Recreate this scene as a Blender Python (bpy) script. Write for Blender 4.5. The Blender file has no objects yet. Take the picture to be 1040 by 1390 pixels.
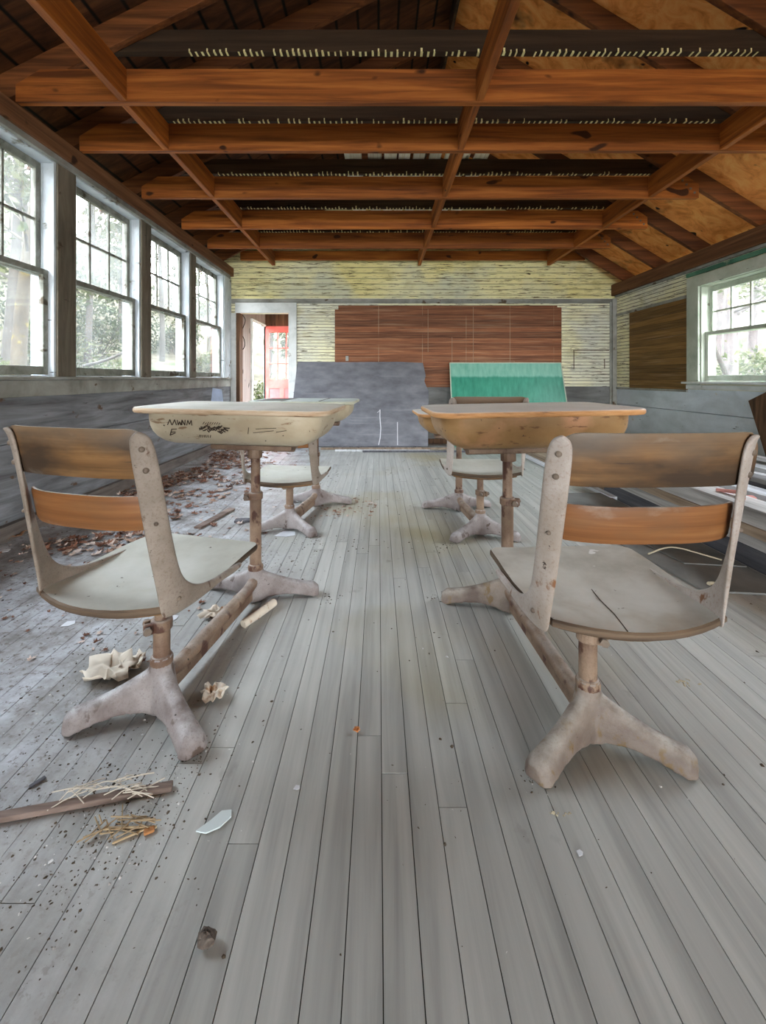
import bpy, bmesh, math, random
from mathutils import Vector, Matrix, noise as mnoise
rnd = random.Random(7)
S = bpy.context.scene
COL = S.collection
PI = math.pi
F = 600.0; CAMZ = .92
def px(x, y, d):            # world point at depth d seen at photo pixel (x, y)
    return Vector(((x-514)*d/F, d, CAMZ-(y-514)*d/F))
def pf(x, y, z=0.0):        # point on the level z seen at the pixel
    d = F*(CAMZ-z)/(y-514)
    return Vector(((x-514)*d/F, d, z))

# ------------------------------------------------------------------ materials
def c(r, g, b):
    f = lambda v: (v/255/12.92) if v/255 <= .04045 else ((v/255+.055)/1.055)**2.4
    return (f(r), f(g), f(b), 1)
class Mat:
    def __init__(s, name, rough=.75, spec=.25, island=False):
        s.m = bpy.data.materials.new(name); s.m.use_nodes = True
        s.N = s.m.node_tree.nodes; s.L = s.m.node_tree.links
        s.b = s.N['Principled BSDF']; s.out = s.N['Material Output']
        s.b.inputs['Roughness'].default_value = rough
        s.b.inputs['Specular IOR Level'].default_value = spec
        tc = s.N.new('ShaderNodeTexCoord'); oi = s.N.new('ShaderNodeObjectInfo')
        rv = oi.outputs['Random']
        if island:
            g = s.N.new('ShaderNodeNewGeometry'); rv = g.outputs['Random Per Island']
        s.rand = rv
        cb = s.N.new('ShaderNodeCombineXYZ')
        a = s.math('MULTIPLY', rv, 37.0); b2 = s.math('MULTIPLY', rv, 71.0)
        s.L.new(a, cb.inputs[0]); s.L.new(b2, cb.inputs[1]); s.L.new(a, cb.inputs[2])
        ad = s.N.new('ShaderNodeVectorMath'); ad.operation = 'ADD'
        s.L.new(tc.outputs['Object'], ad.inputs[0]); s.L.new(cb.outputs[0], ad.inputs[1])
        s.co = ad.outputs[0]; s.raw = tc.outputs['Object']; s.bh = None
    def inp(s, sock, v):
        if isinstance(v, bpy.types.NodeSocket): s.L.new(v, sock)
        else: sock.default_value = v
    def math(s, op, a, b=0.0, clamp=False):
        n = s.N.new('ShaderNodeMath'); n.operation = op; n.use_clamp = clamp
        s.inp(n.inputs[0], a); s.inp(n.inputs[1], b); return n.outputs[0]
    def noise(s, scale, detail=4, rough=.55, dist=0.0, raw=False):
        mp = s.N.new('ShaderNodeMapping'); s.L.new(s.raw if raw else s.co, mp.inputs[0])
        mp.inputs['Scale'].default_value = scale if isinstance(scale, (tuple, list)) else (scale,)*3
        n = s.N.new('ShaderNodeTexNoise'); s.L.new(mp.outputs[0], n.inputs['Vector'])
        n.inputs['Scale'].default_value = 1; n.inputs['Detail'].default_value = detail
        n.inputs['Roughness'].default_value = rough; n.inputs['Distortion'].default_value = dist
        return n.outputs['Fac']
    def ramp(s, fac, stops):
        n = s.N.new('ShaderNodeValToRGB'); s.L.new(fac, n.inputs[0]); e = n.color_ramp.elements
        while len(e) < len(stops): e.new(.5)
        for el, (p, col) in zip(e, stops): el.position = p; el.color = col
        return n.outputs[0]
    def step(s, fac, lo, hi):
        n = s.N.new('ShaderNodeMapRange'); n.inputs[1].default_value = lo; n.inputs[2].default_value = hi
        n.clamp = True; s.L.new(fac, n.inputs[0]); return n.outputs[0]
    def mix(s, fac, a, b, mode='MIX'):
        n = s.N.new('ShaderNodeMix'); n.data_type = 'RGBA'; n.blend_type = mode
        s.inp(n.inputs[0], fac); s.inp(n.inputs[6], a); s.inp(n.inputs[7], b); return n.outputs[2]
    def axis(s, i, raw=True):
        n = s.N.new('ShaderNodeSeparateXYZ'); s.L.new(s.raw if raw else s.co, n.inputs[0]); return n.outputs[i]
    def nrm(s, i):
        g = s.N.new('ShaderNodeNewGeometry'); n = s.N.new('ShaderNodeSeparateXYZ'); s.L.new(g.outputs['Normal'], n.inputs[0]); return n.outputs[i]
    def groove(s, ax, period, width):       # 1 inside a groove repeating along an axis
        a = s.math('MULTIPLY', s.axis(ax), 1/period); fr = s.math('FRACT', a)
        d = s.math('ABSOLUTE', s.math('SUBTRACT', fr, .5))
        return s.step(d, .5-width/period, .5-width/period*.35)
    def cell(s, ax, period):                # random value per board
        a = s.math('FLOOR', s.math('MULTIPLY', s.axis(ax), 1/period))
        n = s.N.new('ShaderNodeTexWhiteNoise'); n.noise_dimensions = '1D'; s.L.new(a, n.inputs['W']); return n.outputs['Value']
    def var(s, col, amt, val=None):         # brightness variation
        v = val if val is not None else s.rand
        h = s.N.new('ShaderNodeHueSaturation'); s.L.new(col, h.inputs['Color'])
        s.L.new(s.math('ADD', s.math('MULTIPLY', v, 2*amt), 1-amt), h.inputs['Value']); return h.outputs[0]
    def dust(s, col, dcol, amt, scale=14):
        up = s.step(s.nrm(2), .35, .9); n = s.step(s.noise(scale, 5), .3, .62)
        return s.mix(s.math('MULTIPLY', s.math('MULTIPLY', up, n), amt), col, dcol)
    def spots(s, col, scol, scale, lo, hi, detail=4, amt=1.0, raw=False):
        f = s.step(s.noise(scale, detail, raw=raw), lo, hi)
        if amt != 1.0: f = s.math('MULTIPLY', f, amt)
        return s.mix(f, col, scol)
    def bump(s, fac, strength=.3, dist=.01):
        n = s.N.new('ShaderNodeBump'); n.inputs['Strength'].default_value = strength; n.inputs['Distance'].default_value = dist
        s.L.new(fac, n.inputs['Height'])
        if s.bh: s.L.new(s.bh, n.inputs['Normal'])
        s.bh = n.outputs[0]; s.L.new(s.bh, s.b.inputs['Normal'])
    def done(s, col):
        s.inp(s.b.inputs['Base Color'], col); return s.m
AX = {'x': (1.2, 26, 26), 'y': (26, 1.2, 26), 'z': (26, 26, 1.2)}
def wood(name, dark, mid, light, ax='x', rough=.7, var=.12, dust=None, damt=.6, knots=True, k=1.0, spec=.25):
    m = Mat(name, rough, spec)
    sc = tuple(v*k for v in AX[ax])
    n = m.noise(sc, 6, .6, .6)
    col = m.ramp(n, [(.3, dark), (.5, mid), (.7, light)])
    big = m.noise(tuple(v*.12 for v in sc), 3)
    col = m.mix(m.math('MULTIPLY', m.step(big, .45, .7), .5), col, dark)
    if knots: col = m.spots(col, tuple(v*.4 for v in dark[:3])+(1,), tuple(9 if i != 'xyz'.index(ax) else 5 for i in range(3)), .72, .76, 1)
    col = m.var(col, var)
    if dust: col = m.dust(col, dust, damt)
    m.bump(n, .25, .004)
    return m.done(col)
MT = {}
MT['joist'] = wood('joist_wood', c(96,49,18), c(154,86,32), c(192,116,48), 'x', .6, .14)
MT['joist_y'] = wood('blocking_wood', c(96,49,18), c(154,86,32), c(192,116,48), 'y', .6, .14)
MT['collar'] = wood('collar_wood', c(40,29,19), c(60,43,28), c(78,57,38), 'x', .75, .15)
MT['rafter'] = wood('rafter_wood', c(70,40,20), c(104,60,30), c(136,82,42), 'x', .7, .2)
MT['plate'] = wood('plate_wood', c(80,52,34), c(112,76,50), c(135,96,66), 'y', .75, .1)
MT['planks_pale'] = wood('pale_plank_wood', c(196,182,148), c(238,232,208), c(246,243,230), 'y', .8, .2)
MT['plaster'] = Mat('plaster_residue', .9).done(c(236,224,164))
def deck(name, boards):
    m = Mat(name, .75)
    n = m.noise((3, 14, 3), 6, .6, .8)
    if boards: col = m.ramp(n, [(.3, c(45,26,14)), (.55, c(84,50,26)), (.75, c(112,68,36))]); per = .16
    else: col = m.ramp(m.noise((5, 7, 5), 6, .65, 1.2), [(.3, c(190,106,42)), (.5, c(238,156,80)), (.7, c(248,184,110))]); per = .95
    if boards:
        col = m.var(col, .25, m.cell(0, per)); g = m.groove(0, per, .014)
        col = m.mix(g, col, c(10,6,4))
    else:
        col = m.spots(col, c(60,34,18), 2.2, .6, .72)
        col = m.spots(col, c(20,12,8), 9, .74, .78, 1)
    m.bump(n, .3, .006); return m.done(col)
MT['deck_left'] = deck('roof_boards_dark', True); MT['deck_right'] = deck('roof_sheets_orange', False)
def paint_wall(name, base, alt, period, under, ax=2, crack=.62, grime=None, pale=None):
    m = Mat(name, .7)
    n = m.noise((1.1, 1.1, 1.6), 5)
    col = m.ramp(n, [(.35, base), (.65, alt)])
    if pale: col = m.spots(col, pale, (1.3, 1.3, 1.3), .5, .66, 3)
    col = m.var(col, .07, m.cell(ax, period))
    fl = m.step(m.noise((5, 5, 85), 6, .7), crack, crack+.05)
    col = m.mix(fl, col, under)
    col = m.spots(col, under, (9, 9, 22), .70, .73, 5)
    if grime: col = m.spots(col, grime, (2.6, 2.6, 3.5), .56, .75, 5, .7)
    g = m.groove(ax, period, .006)
    col = m.mix(m.math('MULTIPLY', g, .75), col, c(48,44,30))
    m.bump(m.math('SUBTRACT', 1.0, g), .5, .006); m.bump(fl, -.3, .003)
    return m.done(col)
MT['bead_up'] = paint_wall('yellow_boards', c(234,222,154), c(240,234,186), .078, c(92,76,46), crack=.555, grime=c(190,176,108), pale=c(214,214,184))
MT['bead'] = paint_wall('pale_beadboard', c(234,228,184), c(242,239,212), .0445, c(90,80,58), crack=.56, grime=c(196,188,140), pale=c(220,220,204))
def brown(name, d, m_, l):
    m = Mat(name, .6)
    n = m.noise((1.6, 1.6, 44), 6, .65, .4)
    col = m.ramp(n, [(.3, d), (.52, m_), (.72, l)])
    col = m.var(col, .28, m.cell(2, .083))
    col = m.spots(col, c(170,140,112), (1.2, 1.2, 60), .56, .68, 6, .5)
    g = m.groove(2, .083, .004); col = m.mix(m.math('MULTIPLY', g, .6), col, c(40,22,14))
    g2 = m.groove(0, .62, .006) if name.endswith('wide') else None
    if g2: col = m.mix(m.math('MULTIPLY', m.math('MULTIPLY', g2, m.step(m.noise(3), .4, .6)), .45), col, c(190,170,140))
    m.bump(n, .2, .003); return m.done(col)
MT['brown_wide'] = brown('bare_brown_boards_wide', c(88,52,32), c(134,84,54), c(170,118,82))
MT['brown'] = brown('bare_brown_boards', c(92,66,30), c(124,92,48), c(146,112,62))
def weather(name, dark, mid, light, sc=(2, 2, 16), peel=None, rough=.8, ploo=.64, vr=.1):
    m = Mat(name, rough)
    n = m.noise(sc, 7, .65, .5); col = m.ramp(n, [(.3, dark), (.5, mid), (.72, light)])
    col = m.spots(col, dark, 1.4, .52, .7, 4, .6)
    if peel: col = m.spots(col, peel, (6, 6, 9), ploo, ploo+.05, 6)
    col = m.spots(col, c(44,40,36), (5, 5, 30), .69, .73, 5)
    if vr: col = m.var(col, vr)
    m.bump(n, .35, .005); return m.done(col)
MT['wains_left'] = weather('grey_wainscot', c(84,84,86), c(122,124,126), c(150,153,158), (1.6, 1.6, 18), c(96,78,62), ploo=.66)
MT['wains_back'] = weather('dark_grey_wainscot', c(92,92,90), c(120,121,118), c(140,142,140), (2, 2, 10))
MT['wains_right'] = weather('blue_grey_wainscot', c(186,194,200), c(214,222,230), c(226,233,240), (2, 2, 4), c(196,188,172), ploo=.68)
MT['trim_grey'] = weather('grey_trim_paint', c(110,108,100), c(146,146,138), c(170,170,164), (3, 3, 3), c(92,76,58))
MT['post'] = weather('brown_grey_post', c(84,78,66), c(118,110,96), c(142,134,118), (14, 14, 2), c(70,58,44))
MT['sash'] = weather('grey_green_sash', c(104,104,94), c(142,144,134), c(170,172,164), (8, 8, 8), c(80,70,56), ploo=.6)
MT['jamb'] = weather('pale_jamb_paint', c(176,184,190), c(204,212,218), c(222,228,234), (5, 5, 3), c(128,124,112), ploo=.64)
MT['white_trim'] = weather('white_casing_paint', c(186,190,186), c(212,215,212), c(226,228,226), (4, 4, 4), c(120,112,98), ploo=.68)
MT['green_white'] = weather('greenish_white_paint', c(168,178,160), c(196,204,188), c(212,218,206), (4, 4, 4), c(130,128,110), ploo=.68)
MT['green_strip'] = weather('green_strip_paint', c(60,104,84), c(84,134,110), c(110,156,132), (3, 3, 3), c(160,170,150))
MT['red'] = weather('red_door_paint', c(206,88,80), c(226,108,100), c(236,128,122), (3, 3, 3), None)
MT['dark_wood'] = wood('dark_rough_wood', c(60,42,30), c(92,68,50), c(118,90,66), 'z', .8, .1)
MT['porch_grey'] = wood('porch_grey_wood', c(110,98,92), c(142,130,124), c(168,158,150), 'z', .8, .1)
MT['porch_ceiling'] = wood('porch_ceiling_wood', c(120,74,40), c(170,112,66), c(196,140,90), 'y', .7, .2)
def floor_mat():
    m = Mat('painted_floor_boards', .55, .3, island=True)
    n = m.noise((22, 1.0, 22), 6, .62, .4)
    col = m.ramp(n, [(.28, c(142,143,139)), (.5, c(166,167,162)), (.72, c(181,182,177))])
    col = m.var(col, .06)
    nb = m.noise(.55, 4, raw=True)
    col = m.mix(m.math('MULTIPLY', m.step(nb, .5, .64), .7), col, c(152,140,100))       # yellowish noise patches
    x = m.axis(0); y = m.axis(1)
    left = m.step(m.math('ADD', x, m.math('MULTIPLY', m.math('SUBTRACT', m.noise(2.2, 5, raw=True), .5), 1.3)), -.35, -1.15)
    dn = m.noise(6, 7, .7, raw=True)
    dirt = m.ramp(dn, [(.32, c(84,76,70)), (.48, c(142,140,140)), (.66, c(186,189,196))])
    dirt = m.mix(m.step(m.noise(46, 6, .7, raw=True), .54, .62), dirt, c(96,86,78))
    col = m.mix(m.math('MULTIPLY', left, .9), col, dirt)                                 # dried silt near the windows
    col = m.spots(col, c(92,84,74), (4.5, 3.5, 4), .66, .76, 6, .7, raw=True)
    col = m.spots(col, c(204,204,200), (9, 7, 9), .73, .78, 4, .6, raw=True)
    m.bump(n, .18, .003); m.bump(dn, .12, .004)
    return m.done(col)
MT['floor'] = floor_mat()
MT['floor_gap'] = Mat('floor_gap', .9).done(c(40,38,34))
# furniture
def metal(name, base, alt, chip, dust, damt=.75, clo=.66, cs=26):
    m = Mat(name, .55, .35)
    n = m.noise(9, 5); col = m.ramp(n, [(.35, base), (.62, alt)])
    col = m.spots(col, chip, (cs, cs, cs*.6), clo, clo+.05, 6)
    col = m.spots(col, c(46,34,26), 55, .71, .75, 3)
    col = m.dust(col, dust, damt, 20)
    fine = m.noise(190, 5, .7); col = m.mix(m.math('MULTIPLY', m.step(fine, .52, .66), .35), col, chip); m.bump(fine, .4, .003); m.bump(m.noise(38, 5), .25, .004); return m.done(col)
MT['cast'] = metal('taupe_cast_metal', c(106,94,90), c(142,134,131), c(84,70,62), c(186,184,184), .8, .61)
MT['cast_ochre'] = metal('dusty_cast_metal', c(94,80,72), c(132,120,109), c(112,92,64), c(178,172,162), .8, .6)
MT['tube'] = metal('worn_tube_metal', c(100,76,60), c(136,114,94), c(76,48,36), c(186,180,172), .5, .58, 18)
MT['post_l'] = metal('worn_taupe_paint', c(120,108,95), c(145,133,121), c(84,60,44), c(200,198,194), .6, .63)
MT['post_r'] = metal('worn_white_paint', c(150,138,126), c(176,166,158), c(118,80,52), c(214,212,208), .6, .62)
MT['bolt'] = metal('dark_rivet_metal', c(88,74,62), c(118,104,90), c(70,50,40), c(160,154,148), .3)
def ply(name, a, b_, d, dark, dcol, damt):
    m = Mat(name, .5, .35)
    n = m.noise((2.2, 2.2, 60), 6, .6, .5); col = m.ramp(n, [(.3, a), (.52, b_), (.72, d)])
    col = m.spots(col, dark, (2.6, 2.6, 8), .46, .62, 5, .9)
    if name == 'worn_slat_wood': col = m.mix(m.math('MULTIPLY', m.step(m.math('ADD', m.axis(2), m.math('MULTIPLY', m.noise((7, 7, 10), 5), .10)), .815, .875), .75), col, c(112,98,82))
    col = m.spots(col, c(58,44,32), (7, 7, 70), .69, .73, 4, .8)
    col = m.spots(col, c(168,160,146), (5, 5, 11), .62, .76, 6, .6)
    col = m.dust(col, dcol, damt, 10); m.bump(n, .15, .002); return m.done(col)
MT['slat_top'] = ply('worn_slat_wood', c(96,68,40), c(122,89,54), c(140,107,70), c(54,43,34), c(200,200,194), .95)
MT['slat_low'] = ply('orange_slat_wood', c(104,64,34), c(128,83,46), c(146,102,61), c(108,80,55), c(208,208,204), .95)
def seat_m(name, a, b_, d, warm):
    m = Mat(name, .65, .25)
    n = m.noise(5, 6, .6); col = m.ramp(n, [(.32, a), (.52, b_), (.72, d)])
    col = m.spots(col, warm, 3.4, .56, .72, 5, .6)
    col = m.spots(col, c(70,60,50), 34, .70, .735, 4)
    col = m.spots(col, c(232,232,230), 16, .74, .76, 2)
    side = m.step(m.nrm(2), .93, .75)
    col = m.mix(side, col, m.ramp(m.noise((4, 4, 60), 5), [(.35, c(66,54,44)), (.65, c(110,92,74))]))
    m.bump(n, .1, .003); return m.done(col)
MT['seat_l'] = seat_m('pale_dusty_seat', c(176,177,166), c(194,196,186), c(206,208,201), c(178,172,136))
MT['seat_r'] = seat_m('grey_dusty_seat', c(172,170,160), c(198,198,190), c(212,213,207), c(160,140,104))
def top_m(name, a, b_, edge1, edge2):
    m = Mat(name, .6, .3)
    n = m.noise(6, 6); col = m.ramp(n, [(.3, a), (.65, b_)])
    col = m.spots(col, c(110,100,80), 40, .70, .74, 4)
    side = m.step(m.nrm(2), .75, .35)
    col = m.mix(side, col, m.ramp(m.noise((7, 7, 60), 6, .65), [(.32, c(92,66,44)), (.42, edge1), (.68, edge2)]))
    return m.done(col)
MT['top_l'] = top_m('grey_green_desk_top', c(208,210,198), c(232,233,225), c(176,148,118), c(204,184,158))
MT['top_r'] = top_m('pale_desk_top', c(222,222,216), c(236,236,232), c(186,132,80), c(216,168,116))
MT['top_bl'] = top_m('bluish_desk_top', c(176,190,188), c(210,220,218), c(178,180,158), c(206,208,190))
def body_m(name, a, b_, low, scr, patch):
    m = Mat(name, .5, .35)
    n = m.noise((5, 5, 8), 6, .6); col = m.ramp(n, [(.32, a), (.66, b_)])
    col = m.spots(col, patch, 4, .56, .7, 5, .8)
    col = m.spots(col, scr, (12, 12, 44), .62, .67, 5, .8)
    col = m.spots(col, c(60,44,32), 60, .72, .75, 2)
    m.bump(m.noise(120, 3), .06, .002); return m.done(col)
MT['body_l'] = body_m('cream_desk_box', c(168,152,126), c(190,178,154), None, c(120,86,56), c(158,144,132))
MT['body_r'] = body_m('tan_desk_box', c(134,100,60), c(162,127,84), None, c(100,66,40), c(196,144,106))
MT['ink'] = Mat('dark_scribble', .8).done(c(62,50,40))
# loose things
def flat(name, col, rough=.8, var=.1, sp=None):
    m = Mat(name, rough); n = m.noise(12, 5)
    r = m.ramp(n, [(.3, tuple(v*.78 for v in col[:3])+(1,)), (.7, col)])
    if sp: r = m.spots(r, sp, 20, .6, .68)
    return m.done(m.var(r, var))
def slate_m():
    m = Mat('grey_slate', .75)
    n = m.noise((4, 4, 9), 6, .6); col = m.ramp(n, [(.3, c(90,91,96)), (.55, c(112,113,118)), (.75, c(128,129,133))])
    col = m.spots(col, c(150,151,154), (1.5, 1.5, 30), .6, .75, 6, .5); col = m.spots(col, c(70,70,74), 2.5, .62, .75, 4, .7)
    m.bump(n, .12, .003); return m.done(col)
MT['slate'] = slate_m()
MT['chalk'] = flat('white_mark', c(206,208,212), .9, 0)
def green_m():
    m = Mat('green_chalkboard', .35, .5)
    z = m.axis(2); zz = m.math('ADD', z, m.math('MULTIPLY', m.noise((14, 14, 1), 4), .05))
    n = m.noise((24, 24, 2), 5)
    dry = m.ramp(n, [(.3, c(104,168,146)), (.7, c(136,190,170))]); low_green = m.ramp(n, [(.3, c(30,122,98)), (.7, c(60,150,124))])
    return m.done(m.mix(m.step(zz, .955, .985), low_green, dry))  # board is darker green in its lower band, paler above
MT['green'] = green_m()
MT['green_edge'] = flat('pale_green_edge', c(196,206,186))
MT['grey_plank'] = wood('grey_weathered_plank', c(120,117,113), c(166,163,159), c(190,188,185), 'y', .8, .2, None, knots=True)
MT['brown_plank'] = wood('brown_weathered_plank', c(112,96,80), c(154,136,116), c(178,160,140), 'y', .8, .18)
MT['white_plank'] = wood('white_painted_plank', c(150,150,152), c(206,207,210), c(224,225,228), 'y', .7, .08)
MT['dark_plank'] = wood('dark_stained_plank', c(58,58,62), c(84,84,88), c(106,106,110), 'y', .75, .15)
MT['sheet'] = weather('grey_sheet', c(88,88,84), c(112,112,108), c(130,130,126), (3, 3, 3))
MT['paper'] = flat('white_paper', c(222,224,228), .8, .05)
MT['leaf_big'] = flat('cream_dry_leaf', c(222,210,192), .8, .08, c(160,120,84))
MT['litter'] = None
def litter_m():
    m = Mat('leaf_litter', .8, .2, island=True)
    r = m.ramp(m.rand, [(0, c(92,58,44)), (.3, c(140,98,78)), (.5, c(112,80,64)), (.7, c(178,150,132)), (.85, c(212,196,186)), (1, c(150,120,98))])
    return m.done(r)
MT['litter'] = litter_m()
def crumb_m():
    m = Mat('dirt_crumbs', .95, .1, island=True)
    return m.done(m.ramp(m.rand, [(0, c(58,50,42)), (.5, c(98,88,76)), (.78, c(78,66,54)), (.88, c(200,198,194)), (1, c(214,214,212))]))
MT['crumb'] = crumb_m()
MT['stick'] = wood('weathered_stick', c(84,70,62), c(128,110,100), c(156,140,128), 'x', .8, .15)
MT['straw'] = flat('dry_straw', c(170,148,116), .8, .3)
MT['cable'] = flat('dark_cable', c(58,48,42))
MT['cord'] = flat('pale_cord', c(186,176,150))
MT['shard'] = Mat('frosted_glass_shard', .25, .5).done(c(205,216,216))
MT['card'] = flat('pale_blue_card', c(190,206,232))
MT['pink'] = flat('pink_scrap', c(214,150,140))
def glass_m(name, haze, hcol):
    m = Mat(name)
    tr = m.N.new('ShaderNodeBsdfTransparent'); gl = m.N.new('ShaderNodeBsdfGlossy'); gl.inputs['Roughness'].default_value = .04
    lw = m.N.new('ShaderNodeLayerWeight'); lw.inputs[0].default_value = .5
    frs = m.math('ADD', m.math('MULTIPLY', m.math('POWER', lw.outputs['Facing'], 4.0), .5), .02)
    tl = m.N.new('ShaderNodeBsdfTranslucent'); tl.inputs[0].default_value = hcol
    df = m.N.new('ShaderNodeBsdfDiffuse'); df.inputs[0].default_value = hcol
    a = m.N.new('ShaderNodeMixShader'); m.L.new(frs, a.inputs[0]); m.L.new(tr.outputs[0], a.inputs[1]); m.L.new(gl.outputs[0], a.inputs[2])
    d = m.N.new('ShaderNodeMixShader'); d.inputs[0].default_value = .5; m.L.new(tl.outputs[0], d.inputs[1]); m.L.new(df.outputs[0], d.inputs[2])
    h = m.N.new('ShaderNodeMixShader'); m.L.new(m.math('MULTIPLY', m.step(m.noise(1.6, 3), .2, .8), haze), h.inputs[0])
    m.L.new(a.outputs[0], h.inputs[1]); m.L.new(d.outputs[0], h.inputs[2]); m.L.new(h.outputs[0], m.out.inputs[0])
    return m.m
MT['glass'] = glass_m('dusty_window_glass', .42, (.55, .57, .56, 1)); MT['glass_clear'] = glass_m('window_glass', .12, (.6, .62, .6, 1))
# outdoors
def ground_m():
    m = Mat('hillside_ground', .9, .1)
    n = m.noise(1.6, 8, .7, raw=True)
    col = m.ramp(n, [(.3, c(36,32,22)), (.45, c(58,54,40)), (.6, c(84,78,64)), (.75, c(50,54,32))])
    col = m.spots(col, c(38,48,22), .8, .55, .65, 7, raw=True); col = m.spots(col, c(30,22,16), 5, .62, .68, 6, raw=True)
    return m.done(col)
MT['ground'] = ground_m()
MT['bark'] = weather('grey_bark', c(38,34,30), c(52,48,43), c(68,64,58), (10, 10, 2), c(54,58,36), .9)
MT['bark_moss'] = weather('mossy_bark', c(38,32,24), c(54,46,34), c(68,60,46), (8, 8, 3), c(84,72,28), .9, .62)
MT['bark_pale'] = weather('pale_bark', c(58,52,50), c(76,70,68), c(90,84,82), (9, 9, 2), None, .9)
def leaf_m(name, stops):
    m = Mat(name, .7, .2, island=True)
    col = m.ramp(m.rand, stops); m.done(col)
    tl = m.N.new('ShaderNodeBsdfTranslucent'); m.L.new(col, tl.inputs[0])
    mx = m.N.new('ShaderNodeMixShader'); mx.inputs[0].default_value = .45
    m.L.new(m.b.outputs[0], mx.inputs[1]); m.L.new(tl.outputs[0], mx.inputs[2]); m.L.new(mx.outputs[0], m.out.inputs[0])
    return m.m
MT['leaves'] = leaf_m('spring_leaves', [(0, c(34,42,18)), (.4, c(52,60,28)), (.7, c(74,76,48)), (1, c(92,88,74))])
MT['leaves_dark'] = leaf_m('dark_leaves', [(0, c(22,32,18)), (.5, c(36,46,24)), (1, c(62,66,44))])
MT['leaves_red'] = leaf_m('rusty_leaves', [(0, c(70,38,26)), (.5, c(94,62,48)), (1, c(64,70,38))])

# ------------------------------------------------------------------ mesh helpers
class B:
    def __init__(s): s.v = []; s.f = []; s.mi = []; s.slot = 0
    def add(s, vs, fs):
        o = len(s.v); s.v += [Vector(v) for v in vs]
        for f in fs: s.f.append([i+o for i in f]); s.mi.append(s.slot)
    def box(s, x0, x1, y0, y1, z0, z1):
        if x0 > x1: x0, x1 = x1, x0
        if y0 > y1: y0, y1 = y1, y0
        if z0 > z1: z0, z1 = z1, z0
        vs = [(x, y, z) for x in (x0, x1) for y in (y0, y1) for z in (z0, z1)]
        s.add(vs, [(0,1,3,2), (4,6,7,5), (0,4,5,1), (2,3,7,6), (0,2,6,4), (1,5,7,3)])
    def bar(s, p, q, w, h, up=(0,0,1)):           # box from p to q, w sideways, h along up
        p, q = Vector(p), Vector(q); d = (q-p).normalized(); u = Vector(up); side = d.cross(u).normalized(); u = side.cross(d)
        vs = [e + side*a*w/2 + u*b*h/2 for e in (p, q) for a in (-1, 1) for b in (-1, 1)]
        s.add(vs, [(0,1,3,2), (4,6,7,5), (0,4,5,1), (2,3,7,6), (0,2,6,4), (1,5,7,3)])
    def loft(s, rings, cap=True, closed=True):
        n = len(rings[0]); o = len(s.v)
        for r in rings: s.v += [Vector(p) for p in r]
        m = n if closed else n-1
        for i in range(len(rings)-1):
            for j in range(m):
                k = (j+1) % n
                s.f.append([o+i*n+j, o+i*n+k, o+(i+1)*n+k, o+(i+1)*n+j]); s.mi.append(s.slot)
        if cap:
            s.f.append([o+j for j in range(n)][::-1]); s.mi.append(s.slot)
            s.f.append([o+(len(rings)-1)*n+j for j in range(n)]); s.mi.append(s.slot)
    def tube(s, pts, r, seg=12, cap=True):
        pts = [Vector(p) for p in pts]; rr = r if isinstance(r, (list, tuple)) else [r]*len(pts)
        rings = []; prev = None
        for i, p in enumerate(pts):
            d = (pts[min(i+1, len(pts)-1)]-pts[max(i-1, 0)]).normalized()
            if prev is None:
                a = Vector((0,0,1)) if abs(d.z) < .9 else Vector((1,0,0)); u = d.cross(a).normalized()
            else: u = (prev - d*prev.dot(d)).normalized()
            prev = u; w = d.cross(u)
            rings.append([p + (u*math.cos(2*PI*k/seg)+w*math.sin(2*PI*k/seg))*rr[i] for k in range(seg)])
        s.loft(rings, cap)
    def lathe(s, prof, seg=24, at=(0,0,0)):       # profile (r, z)
        a = Vector(at)
        s.loft([[a+Vector((r*math.cos(2*PI*k/seg), r*math.sin(2*PI*k/seg), z)) for k in range(seg)] for r, z in prof])
    def prism(s, poly, h, M=None):                # polygon (x, y) from z=0 to h
        n = len(poly); vs = [Vector((x, y, 0)) for x, y in poly]+[Vector((x, y, h)) for x, y in poly]
        if M: vs = [M @ v for v in vs]
        s.add(vs, [list(range(n))[::-1], list(range(n, 2*n))]+[[i, (i+1) % n, n+(i+1) % n, n+i] for i in range(n)])
    def xf(s, M, start=0):
        for i in range(start, len(s.v)): s.v[i] = M @ s.v[i]
        return s
def obj(name, b, mat, parent=None, loc=None, smooth=None, bevel=0, fix=True):
    me = bpy.data.meshes.new(name); me.from_pydata([tuple(v) for v in b.v], [], b.f)
    for m in (mat if isinstance(mat, (list, tuple)) else [mat]): me.materials.append(m)
    me.polygons.foreach_set('material_index', b.mi)
    if fix:
        bm = bmesh.new(); bm.from_mesh(me); bmesh.ops.recalc_face_normals(bm, faces=bm.faces); bm.to_mesh(me); bm.free()
    if smooth is not None:
        me.polygons.foreach_set('use_smooth', [True]*len(me.polygons)); me.set_sharp_from_angle(angle=math.radians(smooth))
    me.update()
    o = bpy.data.objects.new(name, me); COL.objects.link(o)
    if parent: o.parent = parent
    if loc is not None: o.location = loc
    if bevel:
        m = o.modifiers.new('edge', 'BEVEL'); m.width = bevel; m.segments = 2; m.limit_method = 'ANGLE'; m.angle_limit = math.radians(40)
    return o
def center(b):          # move a mesh's origin to the foot of its bounding box
    lo = [min(v[i] for v in b.v) for i in range(3)]; hi = [max(v[i] for v in b.v) for i in range(3)]
    p = Vector(((lo[0]+hi[0])/2, (lo[1]+hi[1])/2, lo[2]))
    for v in b.v: v -= p
    return p
def lone(name, b, mat, label, cat, group=None, smooth=None, bevel=0, kind=None, fix=True):
    p = center(b); o = obj(name, b, mat, None, p, smooth, bevel, fix); tag(o, label, cat, group, kind); return o
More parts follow.
